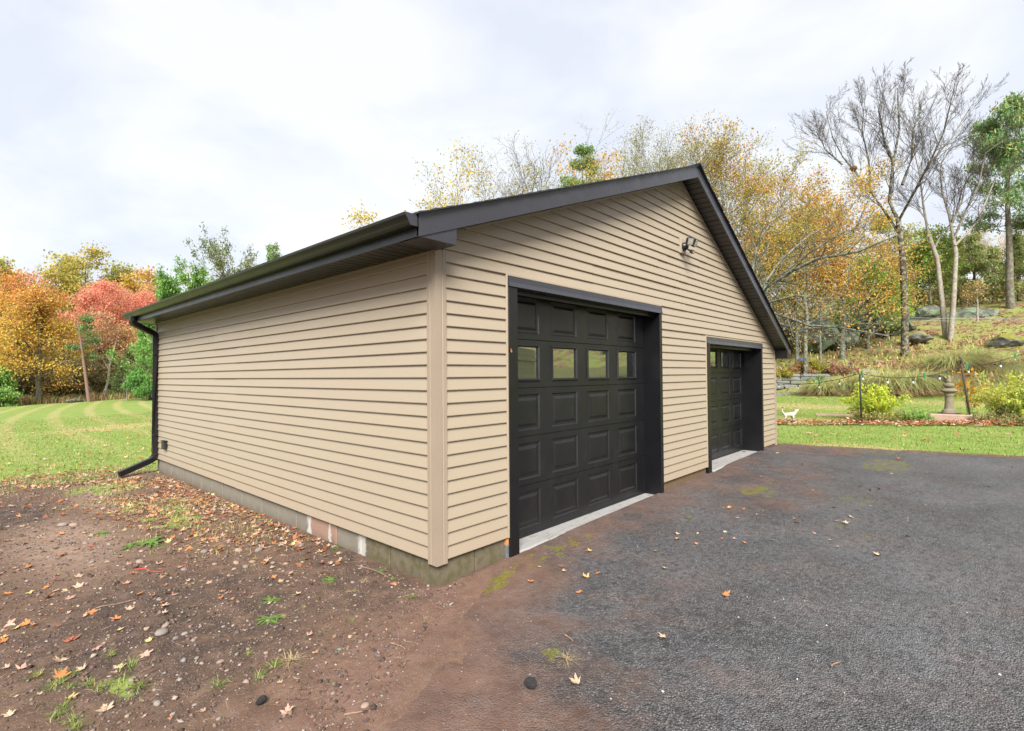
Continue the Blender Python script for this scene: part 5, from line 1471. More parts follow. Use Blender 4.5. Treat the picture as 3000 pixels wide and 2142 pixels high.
# ---------------------------------------------------------------- the grey lichen-covered old tree whose limbs sweep out beside the eave
def P3(px, py, dist):
    x, y = spot(px, dist); return np.array([x, y, at_h(px, dist, py)])
b = np.array([*spot(2185, 18.2), 0]); b[2] = Hs(b[0], b[1]) - .1
g = Grow(71, 3, wander=.24, up=.04, ratio=.42, kids=(9, 6, 5), spread=(.7, .75, .8), thin=.4, gnarl=.3, minr=.0045)
fork = P3(2195, 930, 18.2)
g.lines[0].append((np.array([b, (b + fork) / 2 + .08, fork]), np.array([.24, .2, .17])))
for k_, (path, r0) in enumerate([([(2195, 930, 18.2), (2245, 845, 18.0), (2330, 790, 17.6), (2400, 760, 17.2), (2520, 735, 16.8), (2630, 690, 16.6)], .11),
                  ([(2195, 930, 18.2), (2230, 860, 18.6), (2300, 760, 18.8), (2380, 690, 19), (2450, 655, 19.2)], .08),
                  ([(2200, 940, 18.2), (2260, 918, 17.6), (2320, 935, 17.2), (2380, 955, 17.0), (2450, 962, 16.8), (2520, 968, 16.6), (2600, 990, 16.4)], .075),
                  ([(2200, 945, 18.3), (2270, 947, 18.0), (2350, 962, 17.6), (2420, 960, 17.2), (2500, 945, 17), (2580, 950, 16.8)], .07),
                  ([(2195, 930, 18.2), (2200, 800, 18.4), (2230, 700, 18.6), (2290, 620, 18.8), (2330, 560, 19)], .08),
                  ([(2195, 925, 18.2), (2260, 888, 17.4), (2330, 870, 17), (2400, 868, 16.8), (2480, 880, 16.6)], .05),
                  ([(2190, 930, 18.4), (2150, 760, 18.8), (2120, 640, 19), (2130, 520, 19.2)], .08),
                  ([(2300, 800, 17.8), (2380, 735, 17.6), (2480, 680, 17.5), (2560, 660, 17.4)], .05)]):
    pts = np.array([P3(*q) for q in path]); n_ = len(pts)
    pts += np.random.default_rng(k_).normal(0, .04, pts.shape)
    g.limb(pts, np.linspace(r0 * .72, r0 * .2, n_), 1, True, 22, 1.35)
finish('old_fruit_tree', tuple(b), g, M_BARKL, dict(per=1, size=.07, spread=.08, colf=colours(OR + OL + SA), mat=M_LEAF, seed=72), 'old lichen covered tree with pale limbs sweeping out past the eave', twig=M_BARKL, split=2)
# orange and gold maples beyond it
maple_tree('maple_tree', 2470, 38, 560, 73, colours(OR + YE + OL[:2]), 'broad orange gold maple behind the grey sweeping limbs', None, .16, .13, 7, .42, .2, (20, 7, 5), M_BARKL, (0, 0), .3)
maple_tree('maple_tree', 2335, 36, 690, 74, colours(OR + YE), 'gold maple low beside the eave with two pale stems', None, .12, .12, 7, .46, .28, (18, 7, 5), M_BARKL, (0, 0), .26)
maple_tree('maple_tree', 2405, 36.5, 770, 75, colours(OR + YE[:2]), 'orange maple with pale stem right of the gold maple', None, .09, .12, 5, .5, .3, (14, 7, 5), M_BARKL, (0, 0), .26)
maple_tree('maple_tree', 2545, 41, 800, 76, colours(GR + OL[:1]), 'bright green tree under the orange maple', None, .12, .14, 9, .45, .2, (15, 7, 5), None, (0, 0), .3)
maple_tree('maple_tree', 2600, 43, 740, 77, colours(OR + SA + OL), 'thin rust coloured maple overlapping the ivy trunk', None, .09, .12, 4, .4, .3, (14, 7, 5), None, (0, 0), .3)

# ---------------------------------------------------------------- tall bare trees on the hill
def bare(name, base, stems, seed, bark, label, crown=None, kids=(11, 8, 6), ratio=.42, kl=None, split=2, spread=(.55, .6, .7)):
    g = Grow(seed, 4, wander=.15, up=.11, ratio=ratio, kids=(9,) + kids, spread=(.5,) + spread, thin=.36, minr=.007)
    for lev, r0, r1, path in stems:
        pts = np.array([P3(*q) if len(q) == 3 else np.array(q[1:]) for q in path]); n_ = len(pts)
        r = np.random.default_rng(seed + n_); pts[1:] += r.normal(0, .06, pts[1:].shape)
        # refine
        t = np.linspace(0, n_ - 1, 2 * n_ - 1); pp = np.stack([np.interp(t, np.arange(n_), pts[:, i]) for i in range(3)], -1)
        if lev == 0: g.lines[0].append((pp, np.linspace(r0 * .85, r1 * .8, len(pp))))
        else: g.limb(pp, np.linspace(r0 * .72, r1 * .7, len(pp)), lev, True, None, kl)
    return finish(name, tuple(base), g, bark, crown, label, split=split)
d = 38.0; b = base_at(2652, d)
bare('bare_tree', b, [(0, .25, .17, [(2652, 1042, d), (2650, 900, d), (2652, 760, d), (2642, 640, d)]),
    (1, .14, .03, [(2642, 650, d), (2615, 590, d), (2625, 480, d), (2650, 380, d), (2645, 290, d), (2655, 250, d)]),
    (1, .11, .02, [(2645, 640, d), (2690, 560, d - 1), (2730, 480, d - 1.5), (2780, 390, d - 2), (2810, 260, d - 2), (2825, 235, d - 2)]),
    (1, .11, .02, [(2640, 680, d), (2600, 620, d + .5), (2545, 540, d + 1), (2480, 460, d + 1.5), (2450, 400, d + 2), (2440, 320, d + 2)]),
    (1, .10, .02, [(2560, 570, d + 1), (2555, 480, d + 1), (2540, 380, d + 1.4), (2550, 280, d + 1.6)]),
    (1, .09, .02, [(2480, 480, d + 1.5), (2430, 430, d + 1.5), (2400, 380, d + 1.5)]),
    (1, .12, .02, [(2630, 470, d), (2600, 400, d + .4), (2590, 320, d + .5), (2610, 270, d + .5)]),
    (1, .12, .02, [(2655, 540, d), (2680, 460, d + .6), (2690, 380, d + .8), (2720, 290, d + 1)])], 81, M_BARKD, 'tallest bare tree with dark ivy and lichen trunk on the slope', kids=(14, 10, 6), kl=2.9)
d = 42.0; b = base_at(2775, d)
bare('bare_tree', b, [(0, .21, .13, [(2775, 1005, d), (2765, 900, d), (2750, 760, d), (2728, 680, d)]),
    (1, .11, .02, [(2728, 680, d), (2715, 600, d), (2705, 510, d), (2690, 430, d), (2680, 350, d)]),
    (1, .09, .02, [(2745, 730, d), (2770, 680, d), (2800, 650, d), (2830, 560, d - .5), (2880, 470, d - 1)]),
    (1, .09, .02, [(2708, 520, d), (2750, 460, d + 1), (2800, 400, d + 1), (2850, 330, d + 1), (2880, 280, d + 1)]),
    (1, .08, .015, [(2722, 640, d), (2690, 600, d), (2660, 590, d)])], 82, M_BARKP, 'left of two pale bare trunks standing close together on the slope', kids=(12, 9, 6), kl=2.6)
d = 41.5; b = base_at(2786, d)
bare('bare_tree', b, [(0, .19, .13, [(2786, 1000, d), (2798, 880, d), (2806, 740, d), (2800, 690, d)]),
    (1, .13, .02, [(2803, 700, d), (2790, 630, d), (2770, 560, d), (2765, 500, d), (2785, 420, d)]),
    (1, .10, .02, [(2803, 700, d), (2840, 610, d - .5), (2880, 540, d - 1), (2900, 450, d - 1), (2960, 400, d - 1)]),
    (1, .12, .02, [(2806, 720, d), (2860, 660, d + .5), (2900, 590, d + .6), (2930, 520, d + .8), (2990, 480, d + 1)]),
    (1, .09, .015, [(2795, 660, d), (2830, 590, d), (2840, 530, d), (2860, 450, d)])], 83, M_BARKP, 'right of two pale bare trunks standing close together on the slope', kids=(12, 9, 6), kl=2.5)
conifer('pine_tree', 2966, 50, 300, 84, 'tall white pine at the right picture edge', r0=.26, reach=.30, whorls=21, per=4, clear=.36, needle=.34, shape=.55, gaps=.45, upturn=.25, pal=[(.16, .30, .11), (.21, .35, .13), (.17, .26, .11), (.32, .32, .12)], bark=M_BARK, ntw=9)
for i, (px, d, top, seed, pal, lab) in enumerate([(2730, 52, 700, 85, GR + OL, 'bright green maple sapling behind the twin pale trunks'), (2690, 54, 740, 86, GR + OL, 'green understory tree left of the twin pale trunks'),
        (2600, 50, 800, 94, OL + GR, 'olive understory tree left of the ivy trunk')]):
    maple_tree('maple_tree', px, d, top, seed, colours(pal), lab, None, .10, .18, 7, .42, .25, (14, 6, 5), None, (0, 0), .35)
for i, (px, d, top, seed, lab) in enumerate([(2860, 56, 690, 87, 'hemlock right of the twin pale trunks'), (2915, 58, 730, 88, 'hemlock left of the tall white pine'), (2990, 54, 690, 89, 'hemlock at the right edge below the white pine'), (2805, 60, 700, 90, 'hemlock behind the twin pale trunks')]):
    conifer('hemlock', px, d, top, seed, lab, r0=.12, reach=.34, whorls=13, per=4, clear=.12, needle=.24, gaps=.25, droop=.06, upturn=.0, pal=[(.22, .31, .11), (.28, .35, .12), (.36, .36, .13), (.32, .27, .13)])
for i, (px, d, top, seed) in enumerate([(2868, 46, 800, 95), (2845, 52, 830, 96), (2905, 60, 840, 97), (2700, 55, 850, 98), (2570, 52, 850, 99), (2660, 58, 830, 100), (2940, 56, 850, 101), (2820, 55, 860, 102), (2740, 60, 840, 104)]):
    twiggy('sapling', px, d, top, seed, OL + SA, ['thin sapling rising in front of the long pale ledge', 'thin sapling just right of the twin pale trunks', 'thin sapling left of the tall white pine', 'thin sapling behind the dark topped ledge', 'thin sapling behind the orange gold maple', 'thin sapling beside the ivy trunk', 'thin sapling under the tall white pine', 'thin sapling behind the right pale trunk', 'thin sapling between ivy trunk and twin trunks'][i], 1, .12, .3, (9, 5, 4), .075, .2, .4, M_BARK if i % 2 else M_BARKP, spread=.25)
src2 = [o for o in bpy.data.objects if o.parent is None and o.name.startswith(('hemlock', 'tall_tree', 'maple_tree')) and o.location.x > 20]
for i in range(26):
    px = 1500 + 62 * i; d = (74, 86, 98)[i % 3]
    wood(px, d, i * 5 + 1, 'far tree of the wood along the hilltop', 'far trees along the hilltop', .82 if px < 2250 else .62, src2)
n = 26000; px_ = rng.uniform(1700, 3150, n); dd = rng.uniform(50, 92, n)
bb = YAW + np.arctan((px_ - 1500) / 1509.1); x = EYE[0] + dd * np.sin(bb); y = EYE[1] + dd * np.cos(bb)
hh = vnoise(px_, dd, .03, 97) * 3.2 * rng.uniform(0, 1, n) ** .8
scatter('undergrowth', LQ, LQF, np.stack([x, y, H(x, y) + hh], -1), rand_frames(n, 1.0), rng.uniform(.12, .30, n), palette([(.22, .25, .08), (.29, .28, .09), (.36, .27, .10), (.16, .19, .07), (.30, .2, .1)], n, .2), M_LEAF)

# ================================================================== RIGHT-HAND GARDEN
def gz(x, y): return float(surf(np.array([x]), np.array([y]))[0])
def ring_blades(n, R0, h, seed, arch, pal_lo, pal_hi, w=.006, K=6, el=(.9, 1.5)):
    """fountain of arching grass blades"""
    r = np.random.default_rng(seed)
    a = r.uniform(0, 2 * np.pi, n); rr = R0 * np.sqrt(r.uniform(0, 1, n)); e = r.uniform(*el, n); L = h * r.uniform(.6, 1.15, n)
    t = np.linspace(0, 1, K + 1)
    ah = a + r.normal(0, .7, n); L = L * r.choice([.55, .8, 1, 1.12], n)
    out = L[:, None] * (np.cos(e)[:, None] * t + arch * (.5 * t ** 2 + .25 * t ** 3) * r.uniform(.4, 1.2, n)[:, None])
    z = L[:, None] * (np.sin(e)[:, None] * t - arch * .62 * t ** 3 * r.uniform(.6, 1.3, n)[:, None])
    cx = rr[:, None] * np.cos(a)[:, None] + out * np.cos(ah)[:, None]; cy = rr[:, None] * np.sin(a)[:, None] + out * np.sin(ah)[:, None]
    z = np.maximum(z, .02)
    ww = w * r.uniform(.7, 1.4, n)[:, None] * (1 - .85 * t[None])
    px, py = -np.sin(ah)[:, None] * ww, np.cos(ah)[:, None] * ww
    V = np.stack([np.stack([cx - px, cy - py, z], -1), np.stack([cx + px, cy + py, z], -1)], 2).reshape(-1, 3)
    k = np.arange(K) * 2; q = np.stack([k, k + 1, k + 3, k + 2], -1)
    F = (q[None] + (np.arange(n) * (K + 1) * 2)[:, None, None]).reshape(-1, 4)
    lo = palette(pal_lo, n, .15); hi = palette(pal_hi, n, .15)
    # older outer blades are straw coloured from the ground up
    pick = r.uniform(0, 1, n) < .22
    C = np.where(pick[:, None, None], lo[:, None], lo[:, None] + (hi - lo)[:, None] * np.minimum(1, t * 1.6)[None, :, None])
    return V, F, np.repeat(C.reshape(-1, 3), 2, 0)
STRAW = [(.48, .32, .17), (.42, .27, .14), (.54, .40, .22), (.34, .21, .11)]
GREENY = [(.46, .56, .20), (.54, .58, .25), (.40, .52, .18), (.56, .54, .26)]
for i, (px, d, n, R0, h, lab) in enumerate([(2410, 29.5, 1700, .35, 1.3, 'left low clump of straw coloured ornamental grass'), (2480, 30.5, 1900, .4, 1.45, 'middle clump of arching ornamental grass behind the left post'),
        (2590, 30.0, 2600, .5, 1.95, 'tall green topped ornamental grass clump left of the eagle statue'), (2680, 30.5, 2600, .5, 1.95, 'tallest wide ornamental grass clump directly behind the hanging bulbs'),
        (2790, 34.0, 2200, .5, 1.75, 'pale ornamental grass clump behind the taller post'), (2850, 35.5, 1600, .45, 1.5, 'pale grass clump furthest right on the slope')]):
    x, y = spot(px, d); t_ = empty('ornamental_grass', (x, y, Hs(x, y)), 0, lab, 'grass clump', None)
    V, F, C = ring_blades(n, R0, h, 400 + i, 1.0, STRAW, GREENY, .011)
    link('blades', arrays_mesh('blades', V, F, [M_GRASS], C), t_)
    V, F, C = ring_blades(n // 3, R0 * 1.1, h * .75, 450 + i, 1.35, STRAW, STRAW, .011, el=(.35, .9))
    link('dry_blades', arrays_mesh('dry_blades', V, F, [M_GRASS], C), t_)

def bush(name, px, d, h, rad, seed, pal, label, per=4, leaf=.05, stems=26, cat='shrub', split=1):
    x, y = spot(px, d); b = np.array([x, y, gz(x, y) - .03]); g = Grow(seed, 2, wander=.16, up=.05, ratio=.34, kids=(7, 4), spread=(.75, .7), start=.25, thin=.5, minr=.003)
    r = np.random.default_rng(seed)
    for k in range(stems):
        a = r.uniform(0, 2 * np.pi); f = math.sqrt(r.uniform(0, 1)); e = np.array([math.cos(a) * rad * f, math.sin(a) * rad * f, h * (1.08 - .45 * f * f) * r.uniform(.75, 1.1)])
        p0 = b + np.array([math.cos(a), math.sin(a), 0]) * .12 * rad * f; t = np.linspace(0, 1, 6)[:, None]
        pts = p0 + e * np.concatenate([t ** 1.15, t ** 1.15, t ** .8], 1) + r.normal(0, .012, (6, 3)) * (t > 0)
        g.limb(pts, np.linspace(.008, .003, 6), 0)
    return finish(name, tuple(b), g, M_BARKD, dict(per=per, size=leaf, spread=leaf * .9, colf=colours(pal), mat=M_LEAF, seed=seed, flat=.8, aniso=1.5), label, None, split, cat)
YG = [(.60, .66, .07), (.52, .62, .08), (.68, .66, .09), (.42, .56, .08)]
bush('shrub', 2562, 18.5, .98, .74, 501, YG, 'bright yellow green shrub growing at the left post', 2, .052, 20)
bush('shrub', 2545, 18.2, .34, .75, 502, [(.38, .34, .12), (.32, .40, .10), (.44, .34, .15)], 'low tangled brown green growth at the foot of the left post', 2, .045, 22)
bush('shrub', 2668, 18.4, .30, .5, 503, [(.28, .44, .12), (.34, .48, .14)], 'small green plant between yellow shrub and statue', 2, .04, 14)
bush('shrub', 2950, 19.4, 1.15, .85, 504, [(.56, .58, .11), (.50, .56, .12), (.62, .54, .13)], 'loose yellow green shrub right of the taller post', 2, .05, 20)
bush('shrub', 3030, 19.2, 1.15, .8, 505, [(.54, .58, .11), (.46, .54, .11)], 'yellow green shrub cut by the right picture edge', 2, .05, 18)
bush('shrub', 2925, 19.0, .3, .7, 506, [(.40, .32, .16), (.36, .38, .13)], 'dry brush at the foot of the right shrub', 2, .045, 16)
bush('shrub', 2835, 20.8, 1.55, .38, 507, [(.55, .32, .04), (.52, .22, .05), (.45, .40, .06)], 'sprig of orange and yellow leaves at the top of the taller post', 1, .08, 4)
bush('shrub', 2395, 31.6, .55, .5, 508, [(.12, .20, .04), (.15, .24, .06)], 'low green plant left of the straw coloured grass', 6, .07, 16)
for i, (px, d, h, c) in enumerate([(2300, 33, .55, [(.32, .33, .06), (.42, .30, .08)]), (2340, 33.4, .7, [(.36, .20, .11), (.40, .30, .11)]), (2375, 33.8, .8, [(.38, .33, .06), (.30, .32, .06)]), (2420, 34.2, .5, [(.40, .20, .15), (.38, .24, .14)]), (2470, 34.2, .4, [(.40, .22, .16), (.38, .26, .14)])]):
    bush('garden_plant', px, d, h, .75, 520 + i, c, ['yellow green plants at the top of the stone wall by the eave', 'reddish plant on top of the stone wall', 'tall yellowing plant above the right end of the stone wall', 'crimson low plant on the bed edge beside the wall', 'crimson low plants near the flat pale stone'][i], 3, .09, 14, 'plant')
n = 5200    # low growth on the lower slope
x = 29 + 11 * rng.uniform(0, 1, n) ** 1.2; y = rng.uniform(-8, 14, n); k = vnoise(x, y, .5, 131) > .46; x, y = x[k], y[k]
blades('slope_growth', x, y, rng.uniform(.10, .38, len(x)), rng.uniform(.02, .045, len(x)), palette([(.38, .40, .10), (.46, .43, .13), (.28, .34, .09), (.50, .35, .18), (.46, .26, .15)], len(x), .15), .8)

# ---------------------------------------------------------------- rocks
M_ROCK = mat_bark('mossy_ledge_rock', (.05, .055, .045), (.12, .13, .11), (.18, .23, .15), 3.2)
def mat_moss():
    t = NT('moss_topped_rock'); v = t.pos(); n = t.noise(v, 4, 5, .6)
    c = t.ramp(n, [(.3, (.09, .093, .085)), (.7, (.20, .20, .185))])
    up = t.sep(t.n('NewGeometry').outputs['Normal'])[2]
    m = t.ramp(t.math('ADD', up, t.math('MULTIPLY', t.math('SUBTRACT', n, .5), .7)), [(.45, 0), (.7, 1)])
    c = t.mix(m, c, t.ramp(t.noise(v, 16, 4), [(.3, (.12, .13, .02)), (.7, (.24, .22, .035))]))
    return t.pbr(c, .95, 0, t.bump(n, .6, .05), .15)
M_MOSSR = mat_moss()
M_WALLST = mat_bark('garden_wall_stone', (.11, .108, .10), (.20, .195, .185), (.17, .20, .14), 3)
def rock(name, seed, loc, scale, rz, mat, label, cat='rock', group=None, sub=3, rough=.5):
    import bmesh
    bm = bmesh.new(); bmesh.ops.create_icosphere(bm, subdivisions=sub, radius=1); r = random.Random(seed)
    pl = [(Vector((r.gauss(0, 1), r.gauss(0, 1), r.gauss(0, .8))).normalized(), r.uniform(.55, .9)) for _ in range(13)]
    for v in bm.verts:
        p = v.co.copy()
        for nn, dd in pl:
            e = p.dot(nn) - dd
            if e > 0: p -= nn * e * .94
        v.co = p + p.normalized() * (r.uniform(-.025, .025) + .12 * math.sin(p.x * 5 + seed) * math.sin(p.y * 6 + seed * 2) * math.sin(p.z * 7))
    me = bpy.data.meshes.new('rock'); bm.to_mesh(me); bm.free(); me.materials.append(mat)
    return tag(link(name, me, None, loc, (r.uniform(-.1, .1), r.uniform(-.1, .1), rz), scale), label, cat, group)
def rk(px, d, py, sc, rz, mat, lab, seed, name='boulder', cat='boulder'):
    x, y = spot(px, d); z = at_h(px, d, py); return rock(name, seed, (x, y, z), sc, rz, mat, lab, cat)
rk(2955, 40, 1002, (.95, .8, .52), 1.3, M_MOSSR, 'moss topped grey boulder lying on the leaves at the right', 601)
rk(2830, 49, 948, (2.4, 1.5, 1.1), 1.45, M_ROCK, 'long pale lichen ledge behind the twin trunks', 602, 'rock_ledge', 'rock')
rk(2710, 50, 935, (2.2, 1.5, 1.0), 1.55, M_ROCK, 'dark topped ledge left of the twin trunks', 603, 'rock_ledge', 'rock')
rk(2945, 50, 945, (2.0, 1.5, 1.1), 1.2, M_ROCK, 'lichen covered ledge at the right above the boulder', 604, 'rock_ledge', 'rock')
rk(2345, 41, 985, (2.6, 1.6, 1.5), 1.2, M_ROCK, 'large green grey rock face above the eave end', 605, 'rock_ledge', 'rock')
rk(2465, 41, 1000, (1.5, 1.1, .75), 1.4, M_ROCK, 'grey rock slab behind the sweeping branches', 606, 'rock_ledge', 'rock')
rk(2560, 44, 955, (2.4, 1.2, .8), 1.5, M_ROCK, 'shadowed rock under the gold maple', 607, 'rock_ledge', 'rock')
rk(2690, 41, 990, (.9, .8, .45), 1.5, M_MOSSR, 'moss covered rock mound right of the ivy trunk', 608)
rk(2785, 44.5, 985, (.8, .6, .35), .5, M_ROCK, 'small pale stone at the foot of the ledge', 609)
# stone garden wall beside the eave: every stone a thing of its own course
wall_t = empty('stone_wall', (*spot(2330, 32.3), Hs(*spot(2330, 32.3))), 0, 'low dry stone garden wall half hidden by plants beside the eave', 'wall')
wall_t['kind'] = 'thing'
r_ = random.Random(12); k = 0
wp = np.array(spot(2262, 32.2)); wq = np.array(spot(2420, 32.8)); wl_ = np.linalg.norm(wq - wp); wd_ = (wq - wp) / wl_
ang = math.atan2(wd_[1], wd_[0])
for row, (zz, hh) in enumerate([(.12, .22), (.34, .2), (.55, .2), (.74, .16)]):
    s_ = -.2 + .3 * (row % 2)
    while s_ < wl_ - (.9 if row == 3 else .1):
        L_ = r_.uniform(.45, 1.05) * (1.5 if row == 3 else 1)
        c = wp + wd_ * (s_ + L_ / 2)
        import bmesh
        bm = bmesh.new(); bmesh.ops.create_cube(bm, size=1); bmesh.ops.bevel(bm, geom=bm.edges[:], offset=.12, segments=1, affect='EDGES')
        for v in bm.verts: v.co += Vector((r_.uniform(-.06, .06), r_.uniform(-.05, .05), r_.uniform(-.07, .07)))
        me = bpy.data.meshes.new('stone'); bm.to_mesh(me); bm.free(); me.materials.append(M_WALLST)
        o = link('stone', me, wall_t, (0, 0, 0), (0, 0, ang + r_.uniform(-.05, .05)), (L_, .5, hh))
        o.location = Vector((c[0] + .16 * row, c[1], Hs(*(wp)) - .05 + zz + .08)) - wall_t.location
        s_ += L_ + .02
for i in range(7):
    px = 2275 + 22 * i; x, y = spot(px, 29.6 + .25 * i)
    rock('edging_stone', 640 + i, (x, y, gz(x, y) + .03), (.34, .2, .09), 1.3 + .1 * i, M_WALLST, 'flat grey edging stone between lawn and garden bed', 'stone', 'edging stones between lawn and garden bed', 2)
x, y = spot(2530, 34.5); rock('flat_stone', 650, (x, y, Hs(x, y) + .02), (.8, .45, .22), 1.35, simple('pale_stone', (.22, .21, .195), .9, .2, 3, .5, .03), 'long pale flat stone behind the ornamental grass', 'stone')

# ---------------------------------------------------------------- statue, planter, plank
M_CAST = mat_bark('weathered_cast_stone', (.17, .15, .118), (.27, .24, .19), (.25, .21, .11), 7)
M_CASTD = simple('mossy_dark_slab', (.05, .048, .036), .95, .4, 12, .4)
M_PINK = simple('pinkish_limestone', (.36, .235, .18), .9, .15, 8, .3, .01)
sx, sy = spot(2778, 19.3); sz = gz(sx, sy)
st = empty('eagle_statue', (sx, sy, sz), 0, 'weathered stone eagle with spread wings on a baluster pedestal', 'statue')
st.scale = (.8, .8, .78)
MB().box(-.34, .34, -.34, .34, .19, .26, .012).build('base_slab', M_CASTD, st)
p = MB(); p.lathe([(.235, .26), (.235, .30), (.20, .33), (.21, .36), (.165, .39), (.14, .42), (.135, .46), (.125, .60), (.118, .78), (.122, .90), (.15, .94), (.125, .97), (.135, 1.0), (.20, 1.04), (.235, 1.07), (.235, 1.11), (.19, 1.15), (.10, 1.18), (.03, 1.19)], 24)
p.build('pedestal', M_CAST, st)
p = MB(); p.lathe([(.05, 1.18), (.12, 1.21), (.16, 1.27), (.15, 1.33), (.08, 1.37), (.03, 1.38)], 18); p.build('ball', M_CAST, st)
bdir = math.atan2(EYE[1] - sy, EYE[0] - sx)      # the eagle faces the drive
body = MB(); body.lathe([(.02, 1.33), (.075, 1.37), (.085, 1.43), (.07, 1.50), (.05, 1.55), (.055, 1.585), (.045, 1.62), (.015, 1.645)], 14)
body.raw([(.045, -.016, 1.60), (.045, .016, 1.60), (.10, 0, 1.575), (.045, 0, 1.62)], [(0, 1, 2), (1, 3, 2), (3, 0, 2)])
body.build('body', M_CAST, st, (0, 0, 0), (0, 0, bdir))
for s_ in (-1, 1):
    wg = MB(); prof = [(0.03, 1.50, .10), (.14, 1.63, .09), (.28, 1.68, .07), (.44, 1.67, .06), (.60, 1.64, .04)]
    top = [(0, s_ * a, z) for a, z, c in prof]; low = [(-.05, s_ * a * .93, z - d_) for (a, z, c), d_ in zip(prof, (.18, .24, .18, .12, .05))]
    vs = [(c / 2 - .02, q[1], q[2]) for q, (a, z, c) in zip(top, prof)] + [(-.03 - c / 2, q[1], q[2]) for q, (a, z, c) in zip(low, prof)] + [(-c / 2 - .04, q[1], q[2] - .01) for q, (a, z, c) in zip(top, prof)] + [(-.06 - c / 2, q[1], q[2]) for q, (a, z, c) in zip(low, prof)]
    fs = []
    for i in range(4): fs += [(i, i + 1, 6 + i, 5 + i), (10 + i, 15 + i, 16 + i, 11 + i), (i, 10 + i, 11 + i, i + 1), (5 + i, 6 + i, 16 + i, 15 + i)]
    fs += [(0, 5, 15, 10), (4, 14, 19, 9)]
    wg.raw(vs, fs).build('wing', M_CAST, st, (0, 0, 0), (0, 0, bdir))
tl = MB(); tl.raw([(-.03, -.03, 1.40), (-.03, .03, 1.40), (-.17, -.07, 1.345), (-.17, .07, 1.345), (-.03, 0, 1.36), (-.17, 0, 1.325)], [(0, 1, 3, 2), (0, 2, 5, 4), (1, 4, 5, 3)]); tl.build('tail', M_CAST, st, (0, 0, 0), (0, 0, bdir))
plx, ply = spot(2783, 18.75); pa = bdir + math.pi / 2
pl_t = empty('stone_planter', (plx, ply, gz(plx, ply)), pa, 'pinkish stone border frame around the eagle statue foot', 'planter')
MB().box(-.52, .56, -.09, .09, .0, .22, .02).build('front_stone', M_PINK, pl_t)
MB().box(.47, .57, .12, .95, .02, .24, .01).build('side_board', M_CASTD, pl_t)
MB().box(-.52, -.44, .11, .95, .0, .14, .015).build('side_stone', M_CASTD, pl_t)
px_, py_ = spot(2440, 19.6); tag(MB().box(-.5, .5, -.06, .06, 0, .075, .008).build('plank', M_PINK, None, (px_, py_, gz(px_, py_)), (0, 0, math.atan2(EYE[1] - py_, EYE[0] - px_) + math.pi / 2 + .05)), 'short pale pinkish plank lying on the grass near the dog', 'plank')

# ---------------------------------------------------------------- posts, festoon lights
M_POSTM = simple('dark_post', (.018, .021, .013), .7, .3, 20, .2)
M_POSTW = simple('brown_post', (.06, .036, .025), .85, .3, 25, .3)
M_RAW = simple('raw_post_top', (.50, .26, .09), .8, .2, 25, .2)
def post_t(px, d, h, lean, mat, lab, topmat=None):
    x, y = spot(px, d); t_ = empty('post', (x, y, gz(x, y) - .05), 0, lab, 'post')
    m = MB(); m.tube([(0, 0, 0), (lean[0] * .5, lean[1] * .5, h * .5), (lean[0] * .9, lean[1] * .9, h * .9)], [.026, .025, .023], 8); m.build('shaft', mat, t_)
    m = MB(); m.tube([(lean[0] * .9, lean[1] * .9, h * .9 + .001), (lean[0], lean[1], h)], [.024, .022], 8); m.build('post_top', topmat or mat, t_)
    return np.array([x + lean[0], y + lean[1], gz(x, y) - .05 + h])
pt1 = post_t(2521, 17.6, 1.58, (-.03, .02), M_POSTM, 'shorter dark thin post with raw wooden top in the yellow shrub', M_RAW)
pt2 = post_t(2842, 18.9, 1.86, (-.10, .20), M_POSTW, 'taller brown leaning post beside the eagle statue')
M_WIRE = simple('cable_black', (.008, .009, .008), .6, .2, 40, 0)
M_BULB = NT('bulb_glass').pbr((.42, .44, .45), .12, 0, None, .6)
M_CLIP = simple('green_clip', (.012, .18, .085), .5, .1, 40, 0)
fs_t = empty('festoon_lights', tuple(pt1), 0, 'black festoon cable with clear bulbs and green tags strung between the posts', 'string lights')
A0 = np.array([*spot(2240, 20.5), 0]); A0[2] = gz(A0[0], A0[1]) + 1.15
B1 = np.array([*spot(3060, 19.5), 0]); B1[2] = gz(B1[0], B1[1]) + 2.05
route = [A0, pt1 - [0, 0, .12], pt2 - [0, 0, .30], B1]; allp = []
for (a, b_), sag in zip(zip(route, route[1:]), (.22, .20, .10)):
    for i in range(14):
        t = i / 13; q = a + (b_ - a) * t; q = q - np.array([0, 0, sag * 4 * t * (1 - t)]); allp.append(q)
m = MB(); m.tube([q - pt1 for q in allp], .009, 6); m.build('cable', M_WIRE, fs_t)
allp = np.array(allp); cum = np.concatenate([[0], np.cumsum(np.linalg.norm(np.diff(allp, axis=0), axis=1))])
def along(s_): return np.array([np.interp(s_, cum, allp[:, i]) for i in range(3)])
sock = MB(); sock.tube([(0, 0, 0), (0, 0, -.09)], .008, 6); sock.tube([(0, 0, -.085), (0, 0, -.15)], [.020, .024], 10)
for q_ in (sock,): q_.v = [(a * .72, b_ * .72, c_ * .72) for a, b_, c_ in q_.v]
sock_me = sock.mesh('socket', M_WIRE)
blb = MB(); blb.lathe([(.016, -.15), (.034, -.18), (.042, -.215), (.034, -.245), (.012, -.26)], 12); blb.v = [(a * .72, b_ * .72, c_ * .72) for a, b_, c_ in blb.v]; bulb_me = blb.mesh('bulb', M_BULB)
clip = MB(); clip.box(-.010, .010, -.024, .024, -.075, .065, .004); clip_me = clip.mesh('tag', M_CLIP)
